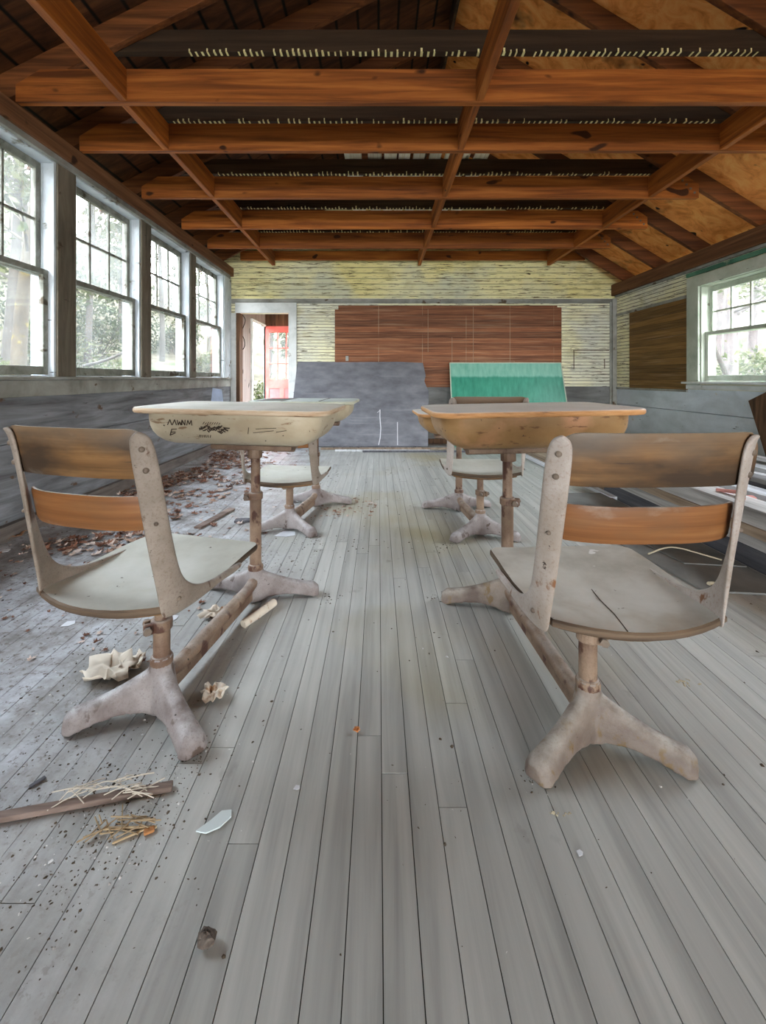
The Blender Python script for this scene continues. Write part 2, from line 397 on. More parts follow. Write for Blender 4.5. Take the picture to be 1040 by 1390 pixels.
def tag(o, label=None, cat=None, group=None, kind=None):
    if label: o['label'] = label
    if cat: o['category'] = cat
    if group: o['group'] = group
    if kind: o['kind'] = kind
    return o
def thing(name, loc, label, cat, group=None, kind=None):
    o = bpy.data.objects.new(name, None); o.empty_display_size = .1; COL.objects.link(o); o.location = loc
    return tag(o, label, cat, group, kind)
def struct(name, b, mat, label=None, cat=None, smooth=None, bevel=0):
    o = obj(name, b, mat, None, None, smooth, bevel); return tag(o, label, cat, None, 'structure')
def Rz(a): return Matrix.Rotation(math.radians(a), 4, 'Z')
def Ry(a): return Matrix.Rotation(math.radians(a), 4, 'Y')
def Rx(a): return Matrix.Rotation(math.radians(a), 4, 'X')
def T(*p): return Matrix.Translation(Vector(p) if len(p) == 3 else p[0])
SKY = 15.0; EXPO = 1.0
# ------------------------------------------------------------------ the room shell
XL, XR, YB, YF = -2.10, 3.36, 6.27, -7.0      # left wall, right wall, back wall, rear end behind the camera
# floor boards
b = B(); r = random.Random(3)
x = XL-.15; W = .061
while x < XR+.12:
    y = YF - r.random()*1.2
    while y < YB+.05:
        L = r.choice((.9, 1.3, 1.8, 2.4, 3.0))
        y1 = min(y+L, YB+.05); dz = r.uniform(-.0006, .0006)
        if y1 > YF:
            b.box(x+.0009, x+W-.0009, max(y, YF)+.0008, y1-.0008, -.02, dz)
        y = y1
        if y >= YB+.05: break
    x += W
b.slot = 1; b.box(XL-.15, XR+.12, YF, YB+.05, -.06, -.004)
struct('floor', b, [MT['floor'], MT['floor_gap']], 'grey painted narrow board floor under dust', 'floor')
# roof: two slopes, seen from below
RXL, RZL, SL = XL, 2.55, .50                  # underside of the rafters at the left wall
RXR, RZR, SR = XR, 2.25, .61
RX = (RZR+SR*RXR-RZL+SL*RXL)/(SL+SR); RZ = RZL+SL*(RX-RXL)
RD = .165                                      # rafter depth, vertical
b = B(); z = RZ+RD; xl = XL-.45; xr = XR+.45
b.prism([(xl, RZL+SL*(xl-RXL)+RD), (RX, z), (RX, z+.03), (xl, RZL+SL*(xl-RXL)+RD+.03)], YB+.1-YF, Matrix(((1,0,0,0), (0,0,1,YF), (0,1,0,0), (0,0,0,1))))
struct('ceiling', b, MT['deck_left'], 'dark spaced roof boards over the left slope', 'ceiling')
b = B()
b.prism([(RX, z), (xr, RZR-SR*(xr-RXR)+RD), (xr, RZR-SR*(xr-RXR)+RD+.03), (RX, z+.03)], YB+.1-YF, Matrix(((1,0,0,0), (0,0,1,YF), (0,1,0,0), (0,0,0,1))))
struct('ceiling.001', b, MT['deck_right'], 'orange roof sheets over the right slope', 'ceiling')
JD = [.93, 1.72, 2.52, 3.054, 3.848, 4.626, 5.32]; JZ = 2.485; JH = .187
ordn = ['camera-side', 'second', 'third', 'fourth', 'fifth', 'sixth', 'seventh']
for i, d in enumerate(JD):
    vis = i-2                                  # the first two hang above the picture
    if vis < 0: continue
    nm = ['nearest', 'second nearest', 'middle', 'second farthest', 'farthest'][vis]
    b = B(); xe = 2.78 + r.uniform(-.02, .03); x0 = XL+.045
    b.prism([(x0, JZ), (xe, JZ), (xe, JZ+.12), (xe-.10, JZ+JH), (x0+.14, JZ+JH), (x0, JZ+.10)], .042, Matrix(((1,0,0,0), (0,0,-1,d+.021), (0,1,0,0), (0,0,0,1))))
    jo = lone('ceiling_joist', b, MT['joist'], '%s of the five long orange-brown ceiling joists crossing the room' % nm, 'beam', 'lower ceiling joists', bevel=.003)
    for k in range(4):
        b = B(); b.lathe([(.010, 0), (.010, .006), (.004, .008)], 10); b.xf(T(xe-.04-.035*k, d-.021, JZ+.045+.035*k) @ Rx(90))
        obj('bolt', b, MT['bolt'], jo, -jo.location)
UZ = [2.838, 2.742, 2.738, 2.735, 2.715]
for i, (d, z) in enumerate(zip([v+.093 for v in JD[2:]], UZ)):
    nm = ['nearest', 'second nearest', 'middle', 'second farthest', 'farthest'][i]; h = .13
    zt = z+h; x0 = RXL+(z+.03-RZL)/SL-.10; x1 = RXR-(z+.03-RZR)/SR+.05
    b = B()
    b.prism([(x0, z), (x1, z), (x1-.16, zt), (x0+.2, zt)], .042, Matrix(((1,0,0,0), (0,0,-1,d+.021), (0,1,0,0), (0,0,0,1))))
    o = lone('collar_joist', b, MT['collar'], '%s of the dark upper joists dotted with pale plaster marks' % nm, 'beam', 'upper collar joists', bevel=.002)
    b = B(); x = x0+.2 + (.25 if i == 0 else .1)
    while x < x1-.15:
        if r.random() < .86:
            w = r.uniform(.008, .015); b.box(x, x+w, d-.020, d+.020-r.random()*.012, z-.0025, z-.0002)
            if r.random() < .5: b.box(x, x+w*.8, d-.0225, d-.0212, z, z+r.uniform(.004, .022))
        x += .036+r.uniform(-.004, .006)
    tag(obj('plaster_residue', b, MT['plaster'], o, -o.location), 'row of pale plaster ticks', kind='stuff')
# rafters, a pair beside every joist
RY = [v+.046 for v in JD] + [6.05]
side = ['left', 'right']
RN = ['', '', 'nearest', 'second nearest', 'third', 'fourth', 'fifth', 'last']
for i, d in enumerate(RY):
    if i < 1: continue
    for sd in (0, 1):
        b = B()
        if sd == 0: poly = [(xl+.1, RZL+SL*(xl+.1-RXL)), (RX-.012, RZ-.006), (RX-.012, RZ+RD-.008), (xl+.1, RZL+SL*(xl+.1-RXL)+RD-.002)]
        else: poly = [(RX+.012, RZ-.007), (xr-.1, RZR-SR*(xr-.1-RXR)), (xr-.1, RZR-SR*(xr-.1-RXR)+RD-.002), (RX+.012, RZ+RD-.010)]
        b.prism(poly, .045, Matrix(((1,0,0,0), (0,0,-1,d+.0225), (0,1,0,0), (0,0,0,1))))
        nm = RN[i] or 'overhead'
        lone('rafter', b, MT['rafter'], '%s sloping roof rafter on the %s slope, counted from the camera' % (nm, side[sd]), 'rafter', 'roof rafters', bevel=.003)
b = B(); b.box(RX-.012, RX+.012, YF, YB, RZ-.01, RZ+RD-.012)
lone('ridge_board', b, MT['collar'], 'dark ridge board along the peak of the roof', 'beam')
# blocking between the joists, three rows
edges = [1.72] + JD[2:] + [6.16]
for xr_, nm in ((-1.45, 'left'), (.575, 'middle'), (2.355, 'right')):
    for i in range(len(edges)-1):
        y0, y1 = edges[i]+.022, edges[i+1]-.022
        b = B(); j = r.uniform(-.012, .012)
        hz = JZ+JH-.005
        b.box(xr_+j-.021, xr_+j+.021, y0, y1, JZ+.004, hz)
        lone('blocking_board', b, MT['joist_y'], 'brown blocking board in the %s row, %s gap between joists from the camera' % (nm, ['first', 'second', 'third', 'fourth', 'fifth', 'sixth', 'seventh'][i]), 'beam', 'blocking boards of the %s row' % nm, bevel=.003)
b = B(); b.box(-1.93, 2.88, 6.16, 6.205, 2.575, 2.70)
lone('end_joist', b, MT['joist'], 'orange-brown end joist lying flat against the top of the back wall', 'beam', bevel=.003)
# pale planks lying on the upper joists
x = -.30
for k, (w, cc) in enumerate(((.15, .2), (.12, .1), (.11, .3), (.10, .0), (.10, 0), (.10, .1), (.11, 0), (.07, 0), (.12, 0))):
    b = B(); b.box(x, x+w, 3.75+r.uniform(-.06, .05), 5.6+r.uniform(-.3, .1), 2.876, 2.893)
    lone('attic_plank', b, MT['planks_pale'], 'pale loose plank lying on the upper joists, %s from the left' % ['first', 'second', 'third', 'fourth', 'fifth', 'sixth', 'seventh', 'eighth', 'ninth'][k], 'plank', 'pale planks on the upper joists')
    x += w+r.uniform(.01, .06)
# wall plates
b = B(); b.box(XL-.15, XL+.045, YF, YB, 2.365, 2.482)
tag(obj('trim_1', b, MT['plate']), 'dark brown timber plate over the left windows', 'trim', None, 'structure')
b = B(); b.box(XR, XR+.14, YF, YB, 2.10, 2.245)
b.box(XR-.06, XR-.001, YF, YB, 2.09, 2.245)
tag(obj('trim_2', b, MT['plate']), 'rough brown timber plate above the right wall', 'trim', None, 'structure')

# ---- left wall and its row of windows
WIN = [(1.01, 1.86), (2.03, 2.88), (3.05, 3.90), (4.06, 4.92), (5.06, 6.00)]
ZS, ZH = .93, 2.335; XO = XL-.15
b = B(); b.box(XO, XL, YF, YB+.1, .55, ZS-.02); b.box(XO, XL-.006, YF, YB+.1, .13, .545); b.box(XO, XL-.03, YF, YB+.1, -.02, .13)
b.box(XO, XL, YF, YB+.1, ZH, 2.364)
es = [YF]+[v for w in WIN for v in w]+[YB+.1]
for i in range(0, len(es), 2): b.box(XO, XL-.012, es[i], es[i+1], ZS-.02, ZH)
for yy in (2.44,): pass
struct('wall_left', b, MT['wains_left'], 'weathered grey board wall under the left windows', 'wall')
b = B(); b.box(XL-.07, XL+.045, YF, YB-.06, .912, .932)
struct('trim_3', b, MT['trim_grey'], 'grey sill shelf running under the left windows', 'trim', bevel=.004)
b = B(); b.box(XL+.001, XL+.022, YF, YB-.06, .812, .911)
struct('trim_4', b, MT['trim_grey'], 'grey apron board under the left sill', 'trim', bevel=.003)
b = B(); b.box(XL+.001, XL+.03, YF, YB-.1, ZH-.012, 2.364)
struct('trim_5', b, MT['trim_grey'], 'pale head trim above the left windows', 'trim', bevel=.003)
b = B(); b.box(XL-.03, XL+.012, YF, YB, .0, .09)
struct('baseboard_left', b, weather('dirty_baseboard', c(84,76,70), c(112,104,98), c(134,126,120)), 'dirty grey-brown baseboard on the left', 'baseboard')
for i in range(1, len(es)-1, 2):
    pass
for k in range(len(WIN)-1):
    b = B(); b.box(XL-.011, XL+.012, WIN[k][1]-.001, WIN[k+1][0]+.001, ZS+.003, ZH-.013)
    struct('trim_%d' % (6+k), b, MT['post'], 'brown-grey post board between two left windows', 'trim', bevel=.003)
b = B(); b.box(XL-.011, XL+.012, 6.0, 6.27, ZS+.003, ZH-.013)
struct('trim_14', b, MT['jamb'], 'pale corner board beside the last left window', 'trim', bevel=.003)

def window(n, Xi, sgn, y0, y1, z0, z1, zm, cols, rows, label, mats, glass=('glass', 'glass_clear')):
    """double-hung window in a side wall; sgn = outward direction in x; interior face at Xi"""
    root = thing('window_%d' % n, (Xi+sgn*.07, (y0+y1)/2, z0), label, 'window', None, 'structure'); o = root.location
    def part(name, bb, m, par=root, bev=.003):
        for v in bb.v: v -= o
        return obj(name, bb, m, par, None, None, bev)
    X = lambda d: Xi+sgn*d
    b = B(); t = .022
    b.box(X(.0), X(.15), y0, y0+t, z0, z1); b.box(X(.0), X(.15), y1-t, y1, z0, z1)
    b.box(X(.0), X(.15), y0+t, y1-t, z1-t, z1); b.box(X(.03), X(.17), y0+t, y1-t, z0-.02, z0+.012)
    for yy in (y0+t, y1-t): b.box(X(.070), X(.078), yy-.006, yy+.006, z0+.012, z1-t)
    part('window_frame', b, mats['jamb'])
    s = .042; a0, a1 = y0+t+.003, y1-t-.003
    for up in (1, 0):
        xa, xb = (X(.082), X(.114)) if up else (X(.034), X(.066))
        za, zb = (zm-.018, z1-t-.002) if up else (z0+.014, zm+.02)
        rb, rt = (.034, .05) if up else (.055, .036)
        b = B(); b.box(xa, xb, a0, a0+s, za, zb); b.box(xa, xb, a1-s, a1, za, zb)
        b.box(xa, xb, a0+s, a1-s, za, za+rb); b.box(xa, xb, a0+s, a1-s, zb-rt, zb)
        if up:
            xm0, xm1 = xa+(xb-xa)*.2, xa+(xb-xa)*.8
            for k in range(1, cols): yy = a0+s+(a1-a0-2*s)*k/cols; b.box(xm0, xm1, yy-.009, yy+.009, za+rb, zb-rt)
            for k in range(1, rows): zz = za+rb+(zb-rt-za-rb)*k/rows; b.box(xm0, xm1, a0+s, a1-s, zz-.008, zz+.008)
        sash = part('upper_sash' if up else 'lower_sash', b, mats['sash'])
        b = B(); xg = (xa+xb)/2; b.box(xg-.0015, xg+.0015, a0+s-.004, a1-s+.004, za+rb-.004, zb-rt+.004)
        part('pane', b, MT[glass[0] if up else glass[1]], sash, 0)
    return root
lm = {'jamb': MT['jamb'], 'sash': MT['sash']}
wn = ['', 'nearest', 'second', 'third', 'farthest']
for k, (y0, y1) in enumerate(WIN):
    lab = 'six over one sash window, %s of the four seen in the left wall' % wn[k] if wn[k] else 'sash window of the left wall outside the frame, number %d' % (k+1)
    window(k+1, XL, -1, y0, y1, ZS, ZH, 1.60, 3, 2, lab, lm)

# ---- open end added behind the camera for daylight, gable lowered to trim it
b = B()
b.prism([(XL-.15, 1.75), (XR+.14, 1.75), (XR+.14, RZR-SR*.14+RD-.004), (RX, RZ+RD-.01), (XL-.15, RZL-SL*.15+RD-.004)], .1, Matrix(((1,0,0,0), (0,0,-1,YF), (0,1,0,0), (0,0,0,1))))
struct('wall_rear', b, MT['bead'], 'unseen boarded gable behind the camera, lowered to trim daylight from the added open end', 'wall')
# ---- right wall
RW = [(1.75, 3.45), (3.80, 4.62)]; RZ0, RZ1 = .885, 1.895  # first window is unseen, added wide to bring in more light
b = B(); X1 = XR+.14
b.box(XR, X1, YF, YB+.1, -.02, .56); b.box(XR+.004, X1, YF, YB+.1, .566, RZ0-.08)
lowb = b
struct('wall_right', lowb, MT['wains_right'], 'blue-grey painted boards of the right wall', 'wall')
b = B(); b.box(XR, X1, YF, YB+.1, RZ1, 2.099)
es = [YF]+[v for w in RW for v in w]+[YB+.1]
for i in range(0, len(es), 2): b.box(XR, X1, es[i], es[i+1], RZ0-.08, RZ1)
for (a, z) in RW: b.box(XR, X1, a, z, RZ0-.08, RZ0-.02)
struct('wall_right.001', b, MT['bead'], 'yellowish beadboard of the right wall', 'wall')
b = B(); b.box(XR-.012, XR-.001, 4.80, 5.90, .80, 1.795)
struct('trim_15', b, MT['brown'], 'bare brown board patch on the right wall', 'trim')
b = B(); b.box(XR-.02, XR-.001, 4.80, 6.22, 1.795, 1.83); b.box(XR-.02, XR-.001, 4.80, 6.22, .775, .80)
struct('trim_16', b, MT['trim_grey'], 'thin grey battens round the brown patch', 'trim', bevel=.002)
rm = {'jamb': MT['green_white'], 'sash': MT['green_white']}
for k, (y0, y1) in enumerate(RW):
    lab = 'white sash window in the right wall' if k == 1 else 'unseen sash window added in the right wall to let in more daylight, number %d' % (k+1)
    window(20+k, XR, 1, y0, y1, RZ0, RZ1, 1.385, 3, 2, lab, rm, ('glass_clear', 'glass_clear'))
    b = B(); b.box(XR-.024, XR-.001, y0-.17, y0+.004, RZ0-.03, 2.0); b.box(XR-.024, XR-.001, y1-.004, y1+.17, RZ0-.03, 2.0)
    b.box(XR-.024, XR-.001, y0+.004, y1-.004, RZ1-.012, 2.0)
    struct('trim_%d' % (17+k), b, MT['green_white'], 'wide pale casing of a right window', 'trim', bevel=.003)
    b = B(); b.box(XR-.07, XR-.0, y0-.17, y1+.19, RZ0-.02, RZ0+.002); b.box(XR-.03, XR-.001, y0-.17, y1+.17, RZ0-.075, RZ0-.031)
    struct('trim_%d' % (21+k), b, MT['white_trim'], 'white sill of a right window', 'trim', bevel=.003)
b = B(); b.box(XR-.02, XR-.001, 3.5, 4.80, 2.012, 2.052)
struct('trim_25', b, MT['green_strip'], 'green painted strip above the right window', 'trim')
b = B(); b.box(XR-.035, XR-.001, YF, YB-.05, 2.062, 2.088)
struct('trim_26', b, MT['trim_grey'], 'grey moulding under the right plate', 'trim', bevel=.003)

# ---- back wall with the doorway
DX0, DX1, DZ = -2.02, -1.275, 1.85
b = B()
b.box(XL-.15, XR+.14, YB, YB+.1, 2.06, 2.25)
roofz = lambda x: min(RZL+SL*(x-RXL), RZR-SR*(x-RXR))+RD-.004
g = [XL-.15, RX, XR+.14]
b.prism([(g[0], 2.25), (g[2], 2.25), (g[2], roofz(g[2])), (g[1], roofz(g[1])-.005), (g[0], roofz(g[0]))], .1, Matrix(((1,0,0,0), (0,0,-1,YB+.1), (0,1,0,0), (0,0,0,1))))
struct('wall_back', b, MT['bead_up'], 'yellow painted board band high on the back wall', 'wall')
b = B(); zc = .81
b.box(XL-.15, DX0, YB, YB+.1, zc, 2.06); b.box(DX0, DX1, YB, YB+.1, DZ, 2.06); b.box(DX1, XR+.14, YB, YB+.1, zc, 2.06)
struct('wall_back.001', b, MT['bead'], 'pale narrow beadboard of the back wall', 'wall')
b = B(); b.box(XL-.15, DX0, YB, YB+.1, -.02, zc); b.box(DX1, XR+.14, YB, YB+.1, -.02, zc)
struct('wall_back.002', b, MT['wains_back'], 'dark grey wainscot of the back wall', 'wall')
b = B(); b.box(XL+.02, XR-.06, YB-.03, YB-.001, 2.005, 2.045); b.box(XL+.02, XR-.06, YB-.016, YB-.001, 1.985, 2.005)
struct('trim_27', b, MT['trim_grey'], 'grey picture rail across the back wall', 'trim', bevel=.004)
b = B()
zr = [1.945, 1.86, 1.70, 1.62, 1.3, 1.1, .81]
b.prism([(-.62, .80), (2.59, .80), (2.59, 1.93), (2.53, 1.93), (2.53, 1.955), (-.57, 1.955), (-.57, 1.90), (-.62, 1.90)], .014, Matrix(((1,0,0,0), (0,0,-1,YB-.001), (0,1,0,0), (0,0,0,1))))
struct('trim_28', b, MT['brown_wide'], 'wide bare brown board panel where a blackboard hung', 'trim')
b = B()
for (x0, z0, x1, z1) in ((1.34, .95, 1.34, 1.93), (1.15, 1.17, 1.92, 1.17), (1.34, 1.03, 1.68, 1.03), (1.68, 1.03, 1.92, 1.03), (1.92, 1.03, 1.92, 1.17), (1.62, 1.03, 1.62, 1.17), (.7, 1.3, .7, 1.9), (1.04, .9, 1.04, 1.5)):
    b.box(min(x0, x1)-.004, max(x0, x1)+.004, YB-.0162, YB-.0152, min(z0, z1)-.004, max(z0, z1)+.004)
struct('trim_29', b, flat('faint_pale_lines', c(160,130,104), .9, 0), 'faint pale ruled lines on the brown panel', 'trim')
b = B()
for (x0, z0, x1, z1) in ((2.76, 1.315, 3.27, 1.325), (2.765, 1.06, 2.775, 1.325), (3.20, 1.06, 3.21, 1.2)):
    b.box(x0, x1, YB-.004, YB-.001, z0, z1)
struct('trim_30', b, MT['dark_wood'], 'dark outline marks of a missing shelf on the back wall', 'trim')
b = B(); b.box(XR-.06, XR-.001, YB-.045, YB-.001, 0, 2.05); b.box(XR-.085, XR-.061, YB-.02, YB-.001, 0, 2.05)
struct('trim_31', b, MT['trim_grey'], 'grey corner post in the right back corner', 'trim', bevel=.005)
b = B(); b.box(DX0-.01, DX1+.115, YB-.022, YB-.001, DZ, DZ+.145); b.box(DX1, DX1+.115, YB-.022, YB-.001, 0, DZ)
b.box(DX0-.075, DX0-.0, YB-.018, YB-.001, 0, DZ)
struct('trim_32', b, MT['white_trim'], 'white door casing in the back wall', 'trim', bevel=.004)
b = B(); b.box(DX0, DX0+.05, YB, YB+.14, 0, DZ)
struct('trim_33', b, MT['dark_wood'], 'dark bare door jamb on the left', 'trim')
b = B()
for (x0, x1, y0, y1, z1) in ((-1.0, 3.1, YB-.16, YB-.06, .018), (-.7, 2.4, YB-.22, YB-.17, .012)): pass
struct('baseboard_back', (lambda bb: (bb.box(DX1+.12, XR-.09, YB-.03, YB-.001, 0, .07), bb)[1])(B()), MT['dark_wood'], 'low dark baseboard of the back wall', 'baseboard')
# ---- porch beyond the doorway with the red door
PY = 7.80; PX = -2.0
b = B(); b.box(PX-.06, PX, YB+.11, 6.93, -.02, 2.1); b.box(PX-.06, PX, 6.93, PY, 1.86, 2.1)
struct('wall_porch', b, MT['porch_grey'], 'grey rough board wall of the porch', 'wall')
b = B(); b.box(PX-.08, 1.0, PY, PY+.06, 1.85, 2.1); b.box(-1.15, 1.0, PY, PY+.06, -.02, 1.85)
struct('wall_porch.001', b, MT['dark_wood'], 'rough wood wall over the red door', 'wall')
b = B()
for k in range(9): b.box(PX+k*.16, PX+k*.16+.15, YB+.1, PY, 2.1, 2.12)
b.box(PX, 1, 6.8, 6.86, 2.02, 2.1); b.box(PX, 1, 7.35, 7.41, 2.02, 2.1)
struct('ceiling_porch', b, MT['porch_ceiling'], 'warm wooden porch ceiling', 'ceiling')
b = B(); b.box(PX-.1, 1, YB+.051, PY+.06, -.06, -.005)
struct('floor_porch', b, MT['grey_plank'], 'grey porch floor', 'floor')
b = B(); b.box(PX, PX+.03, 6.90, 6.96, 0, 1.86); b.box(PX, PX+.03, 7.70, 7.74, 0, 1.86); b.box(PX, PX+.03, 6.96, 7.70, 1.82, 1.86)
struct('trim_34', b, MT['white_trim'], 'white frame of the outer doorway', 'trim')
# red door
dr = thing('door_1', (-2.0, 7.72, .01), 'red panelled door with nine panes standing open on the porch', 'door', None, 'structure')
b = B(); dw, dh = .63, 1.825; st = .09
zg0, zg1 = .90, 1.715
b.box(0, st, -.02, .02, 0, dh); b.box(dw-st, dw, -.02, .02, 0, dh); b.box(st, dw-st, -.02, .02, zg1, dh); b.box(st, dw-st, -.02, .02, .74, zg0); b.box(st, dw-st, -.02, .02, 0, .14)
gw = dw-2*st
for k in (1, 2): xx = st+gw*k/3; b.box(xx-.01, xx+.01, -.014, .014, zg0, zg1); zz = zg0+(zg1-zg0)*k/3; b.box(st, dw-st, -.0141, .0141, zz-.01, zz+.01)
b.box(st+gw/2-.04, st+gw/2+.04, -.02, .02, .14, .74)
obj('door_frame', b, MT['red'], dr, None, None, .003)
b = B(); b.box(st, st+gw/2-.04, -.008, .008, .14, .74); b.box(st+gw/2+.04, dw-st, -.008, .008, .14, .74)
obj('door_panel', b, flat('pink_red_paint', c(232,120,120), .6, 0), dr)
b = B(); b.box(st, dw-st, -.002, .002, zg0, zg1); obj('pane', b, MT['glass_clear'], dr)
b = B()
for z in (1.5, .3): b.tube([(0, -.028, z), (0, -.028, z+.09)], .008, 8)
obj('hinge', b, MT['bolt'], dr)
# cable hanging by the doorway
b = B(); pts = []
for (x, y) in ((329, 427), (334, 434), (330, 445), (326, 453), (331, 458), (333, 468), (330, 475), (325, 476)):
    pts.append(px(x, y, 6.50))
for it in range(2):
    q = [pts[0]]
    for i in range(len(pts)-1): q += [pts[i]*.75+pts[i+1]*.25, pts[i]*.25+pts[i+1]*.75]
    pts = q+[pts[-1]]
b.tube(pts, .006, 8)
lone('hanging_cable', b, MT['cable'], 'dark looped cable hanging inside the doorway', 'cable', smooth=60)
# ------------------------------------------------------------------ school desks, each one joined to its chair
def arm_rings(ang, L, h=.098, wid=.037, tipz=.052, n=14):
    rings = []; D = Vector((math.sin(ang), math.cos(ang), 0)); Sd = Vector((D.y, -D.x, 0))
    for i in range(n+1):
        t = i/n; rr = -.02+(L+.02)*t
        zt = tipz+h*(1-t)**1.6; zb = .003+.020*math.sin(PI*min(1, t*1.08))*(1 if t < .93 else 0)
        w = wid*(1.08-.22*math.sin(PI*t))*(1 if t < .9 else 1-.9*((t-.9)/.1)**2*.45)
        if t > .94: zt -= .016*((t-.94)/.06)
        prof = [(-1, 0), (-.95, .3), (-.74, .68), (-.5, .91), (0, 1), (.5, .91), (.74, .68), (.95, .3), (1, 0), (.5, .0), (0, 0), (-.5, 0)]
        rings.append([D*rr+Sd*(a*w)+Vector((0, 0, zb+(zt-zb)*q)) for a, q in prof])
    return rings
def casting(b, ang, L, spread, back, M):
    """two splayed feet; back = -1 feet reach toward the camera, +1 away"""
    s0 = len(b.v)
    for sg in (-1, 1):
        b.loft(arm_rings(math.atan2(sg*spread, back), math.hypot(spread, back)))
    b.lathe([(.045, .01), (.042, .05), (.034, .10), (.029, .135), (.029, .15)], 20)
    b.xf(M, s0)
def remesh(o, v=.0055, it=5):
    m = o.modifiers.new('fuse', 'REMESH'); m.mode = 'VOXEL'; m.voxel_size = v; m.use_smooth_shade = True
    m = o.modifiers.new('soft', 'SMOOTH'); m.factor = .5; m.iterations = 3
def rrect(w, l, r, n=7):
    pts = []
    for (cx, cy, a0) in ((w/2-r, l/2-r, 0), (-w/2+r, l/2-r, 90), (-w/2+r, -l/2+r, 180), (w/2-r, -l/2+r, 270)):
        for k in range(n+1):
            a = math.radians(a0+90*k/n); pts.append((cx+r*math.cos(a), cy+r*math.sin(a)))
    return pts
def back_y(z): return -.222-.085*(z-.40)/.41        # rear line of the chair back, seat height .40
def school_desk(P):
    o = Vector((*P['base'], 0)); root = thing('school_desk', o, P['label'], 'school desk', 'school desks with attached swivel chairs')
    def part(name, b, m, par=root, **k):
        for v in b.v: v -= o
        return obj(name, b, m, par, None, **k)
    by = P['yaw']; dpos = Vector((*P['desk'], 0)); ax = (dpos-o).normalized()
    ayaw = math.degrees(math.atan2(-ax.x, ax.y))
    # chair casting, desk casting
    b = B(); casting(b, 0, .2, .195, -.125, T(o) @ Rz(P.get('cyaw', by))); remesh(part('chair_foot', b, P['cast']))
    b = B(); casting(b, 0, .25, .245, .09, T(dpos) @ Rz(P.get('dyaw', by))); remesh(part('desk_foot', b, P['cast']))
    b = B(); p0 = o+Vector((0, 0, .085))+ax*.02; p1 = dpos+Vector((0, 0, .085))-ax*.02
    b.tube([p0, p0.lerp(p1, .1)-Vector((0, 0, .012)), p0.lerp(p1, .9)-Vector((0, 0, .012)), p1], .0215, 16)
    part('connecting_tube', b, P['tube'], smooth=50)
    b = B(); b.bar(o+ax*.04+Vector((0, 0, .035)), dpos-ax*.04+Vector((0, 0, .035)), .012, .035)
    part('rail_fin', b, P['tube'], bevel=.003)
    # columns
    sz = P['seat_z']; zt = P['top_z']; rise = P.get('clamp_c')
    def column(name, pos, ztop, zclamp, r0, r1, cl):
        b = B(); b.lathe([(r0+.007, .128), (r0+.008, .14), (r0+.004, .15), (r0, .152), (r0, zclamp), (r1, zclamp+.001), (r1, ztop)], 20, pos)
        col = part(name, b, P['tube'], smooth=35)
        b = B(); b.lathe([(r0+.003, zclamp-.022), (r0+.006, zclamp-.018), (r0+.006, zclamp+.006), (r0+.002, zclamp+.010)], 20, pos)
        d = Rz(cl) @ Vector((0, -1, 0)); e = Rz(cl) @ Vector((1, 0, 0)); q = Vector(pos)+Vector((0, 0, zclamp-.008))
        b.bar(q+d*.015-e*.011, q+d*.046-e*.011, .010, .03); b.bar(q+d*.015+e*.011, q+d*.046+e*.011, .010, .03)
        cp = part('clamp', b, P['tube'], bevel=.003)
        b = B(); b.tube([q+d*.036-e*.028, q+d*.036+e*.028], .0055, 10); b.tube([q+d*.036-e*.030, q+d*.036-e*.020], .011, 6); b.tube([q+d*.036+e*.020, q+d*.036+e*.030], .011, 6)
        part('clamp_bolt', b, MT['bolt'], cp)
    column('seat_column', o, sz-.03, rise or sz-.055, .0225, .019, P.get('cl_c', -60))
    column('desk_column', dpos, zt-.172, P['clamp_d'], .0235, .019, P.get('cl_d', -60))
    # seat, in its own frame: origin over the column, +y faces the desk
    Ms = T(Vector((*P['seat'], sz-.40))) @ Rz(P['seat_yaw'])
    fh, rh = P.get('fh', .21), .186
    def seat_outline(inset=0.0, n=10):
        pts = []
        R = .055
        f = fh-inset; q = rh-inset; yf = .195-inset; yr = -.215+inset
        for k in range(n+1):                       # rear bow, right to left
            t = k/n; x = q-2*q*t; pts.append((x, yr-.045*(1-(x/q)**2)))
        for k in range(5): t = (k+1)/6; pts.append((-q-(f-q)*t*.9-.012*math.sin(PI*t), yr+(yf-R-yr)*t))
        for k in range(7):
            a = PI-PI/2*k/6; pts.append((-f+R+R*math.cos(a), yf-R+R*math.sin(a)))
        for k in range(7):
            a = PI/2-PI/2*k/6; pts.append((f-R+R*math.cos(a), yf-R+R*math.sin(a)))
        for k in range(5): t = 1-(k+1)/6; pts.append((q+(f-q)*t*.9+.012*math.sin(PI*t), yr+(yf-R-yr)*t))
        return pts
    def sz_fn(x, y): return .418-.016*math.exp(-((y+.06)/.10)**2)*(1-.5*(x/.2)**2)-.05*max(0, y-.13)**1.2*3 + .010*(x/.2)**2
    def plate(inset, zoff, th):
        b = B(); out = seat_outline(inset); rings = []
        for kk, (sc, dz) in enumerate(((.0, 0), (.35, 0), (.7, 0), (.93, 0), (.985, 0), (1, -.004), (1, -th+.003), (.99, -th), (.5, -th), (0.0, -th))):
            rings.append([Vector((x*max(sc, .002), (y+.01)*max(sc, .002)-.01, sz_fn(x*sc, y*sc)+zoff+dz)) for x, y in out])
        b.loft(rings); return b.xf(Ms)
    seat = part('seat', plate(0, 0, .016), P['seat_mat'], smooth=40)
    part('seat_plate', plate(.022, -.0165, .013), MT['slat_top'], seat, smooth=40)
    b = B(); b.lathe([(.03, .345), (.05, .37), (.06, .392)], 16); b.box(-.13, .13, -.03, .03, .384, .394); b.xf(Ms)
    part('seat_bracket', b, P['tube'], bevel=.003)
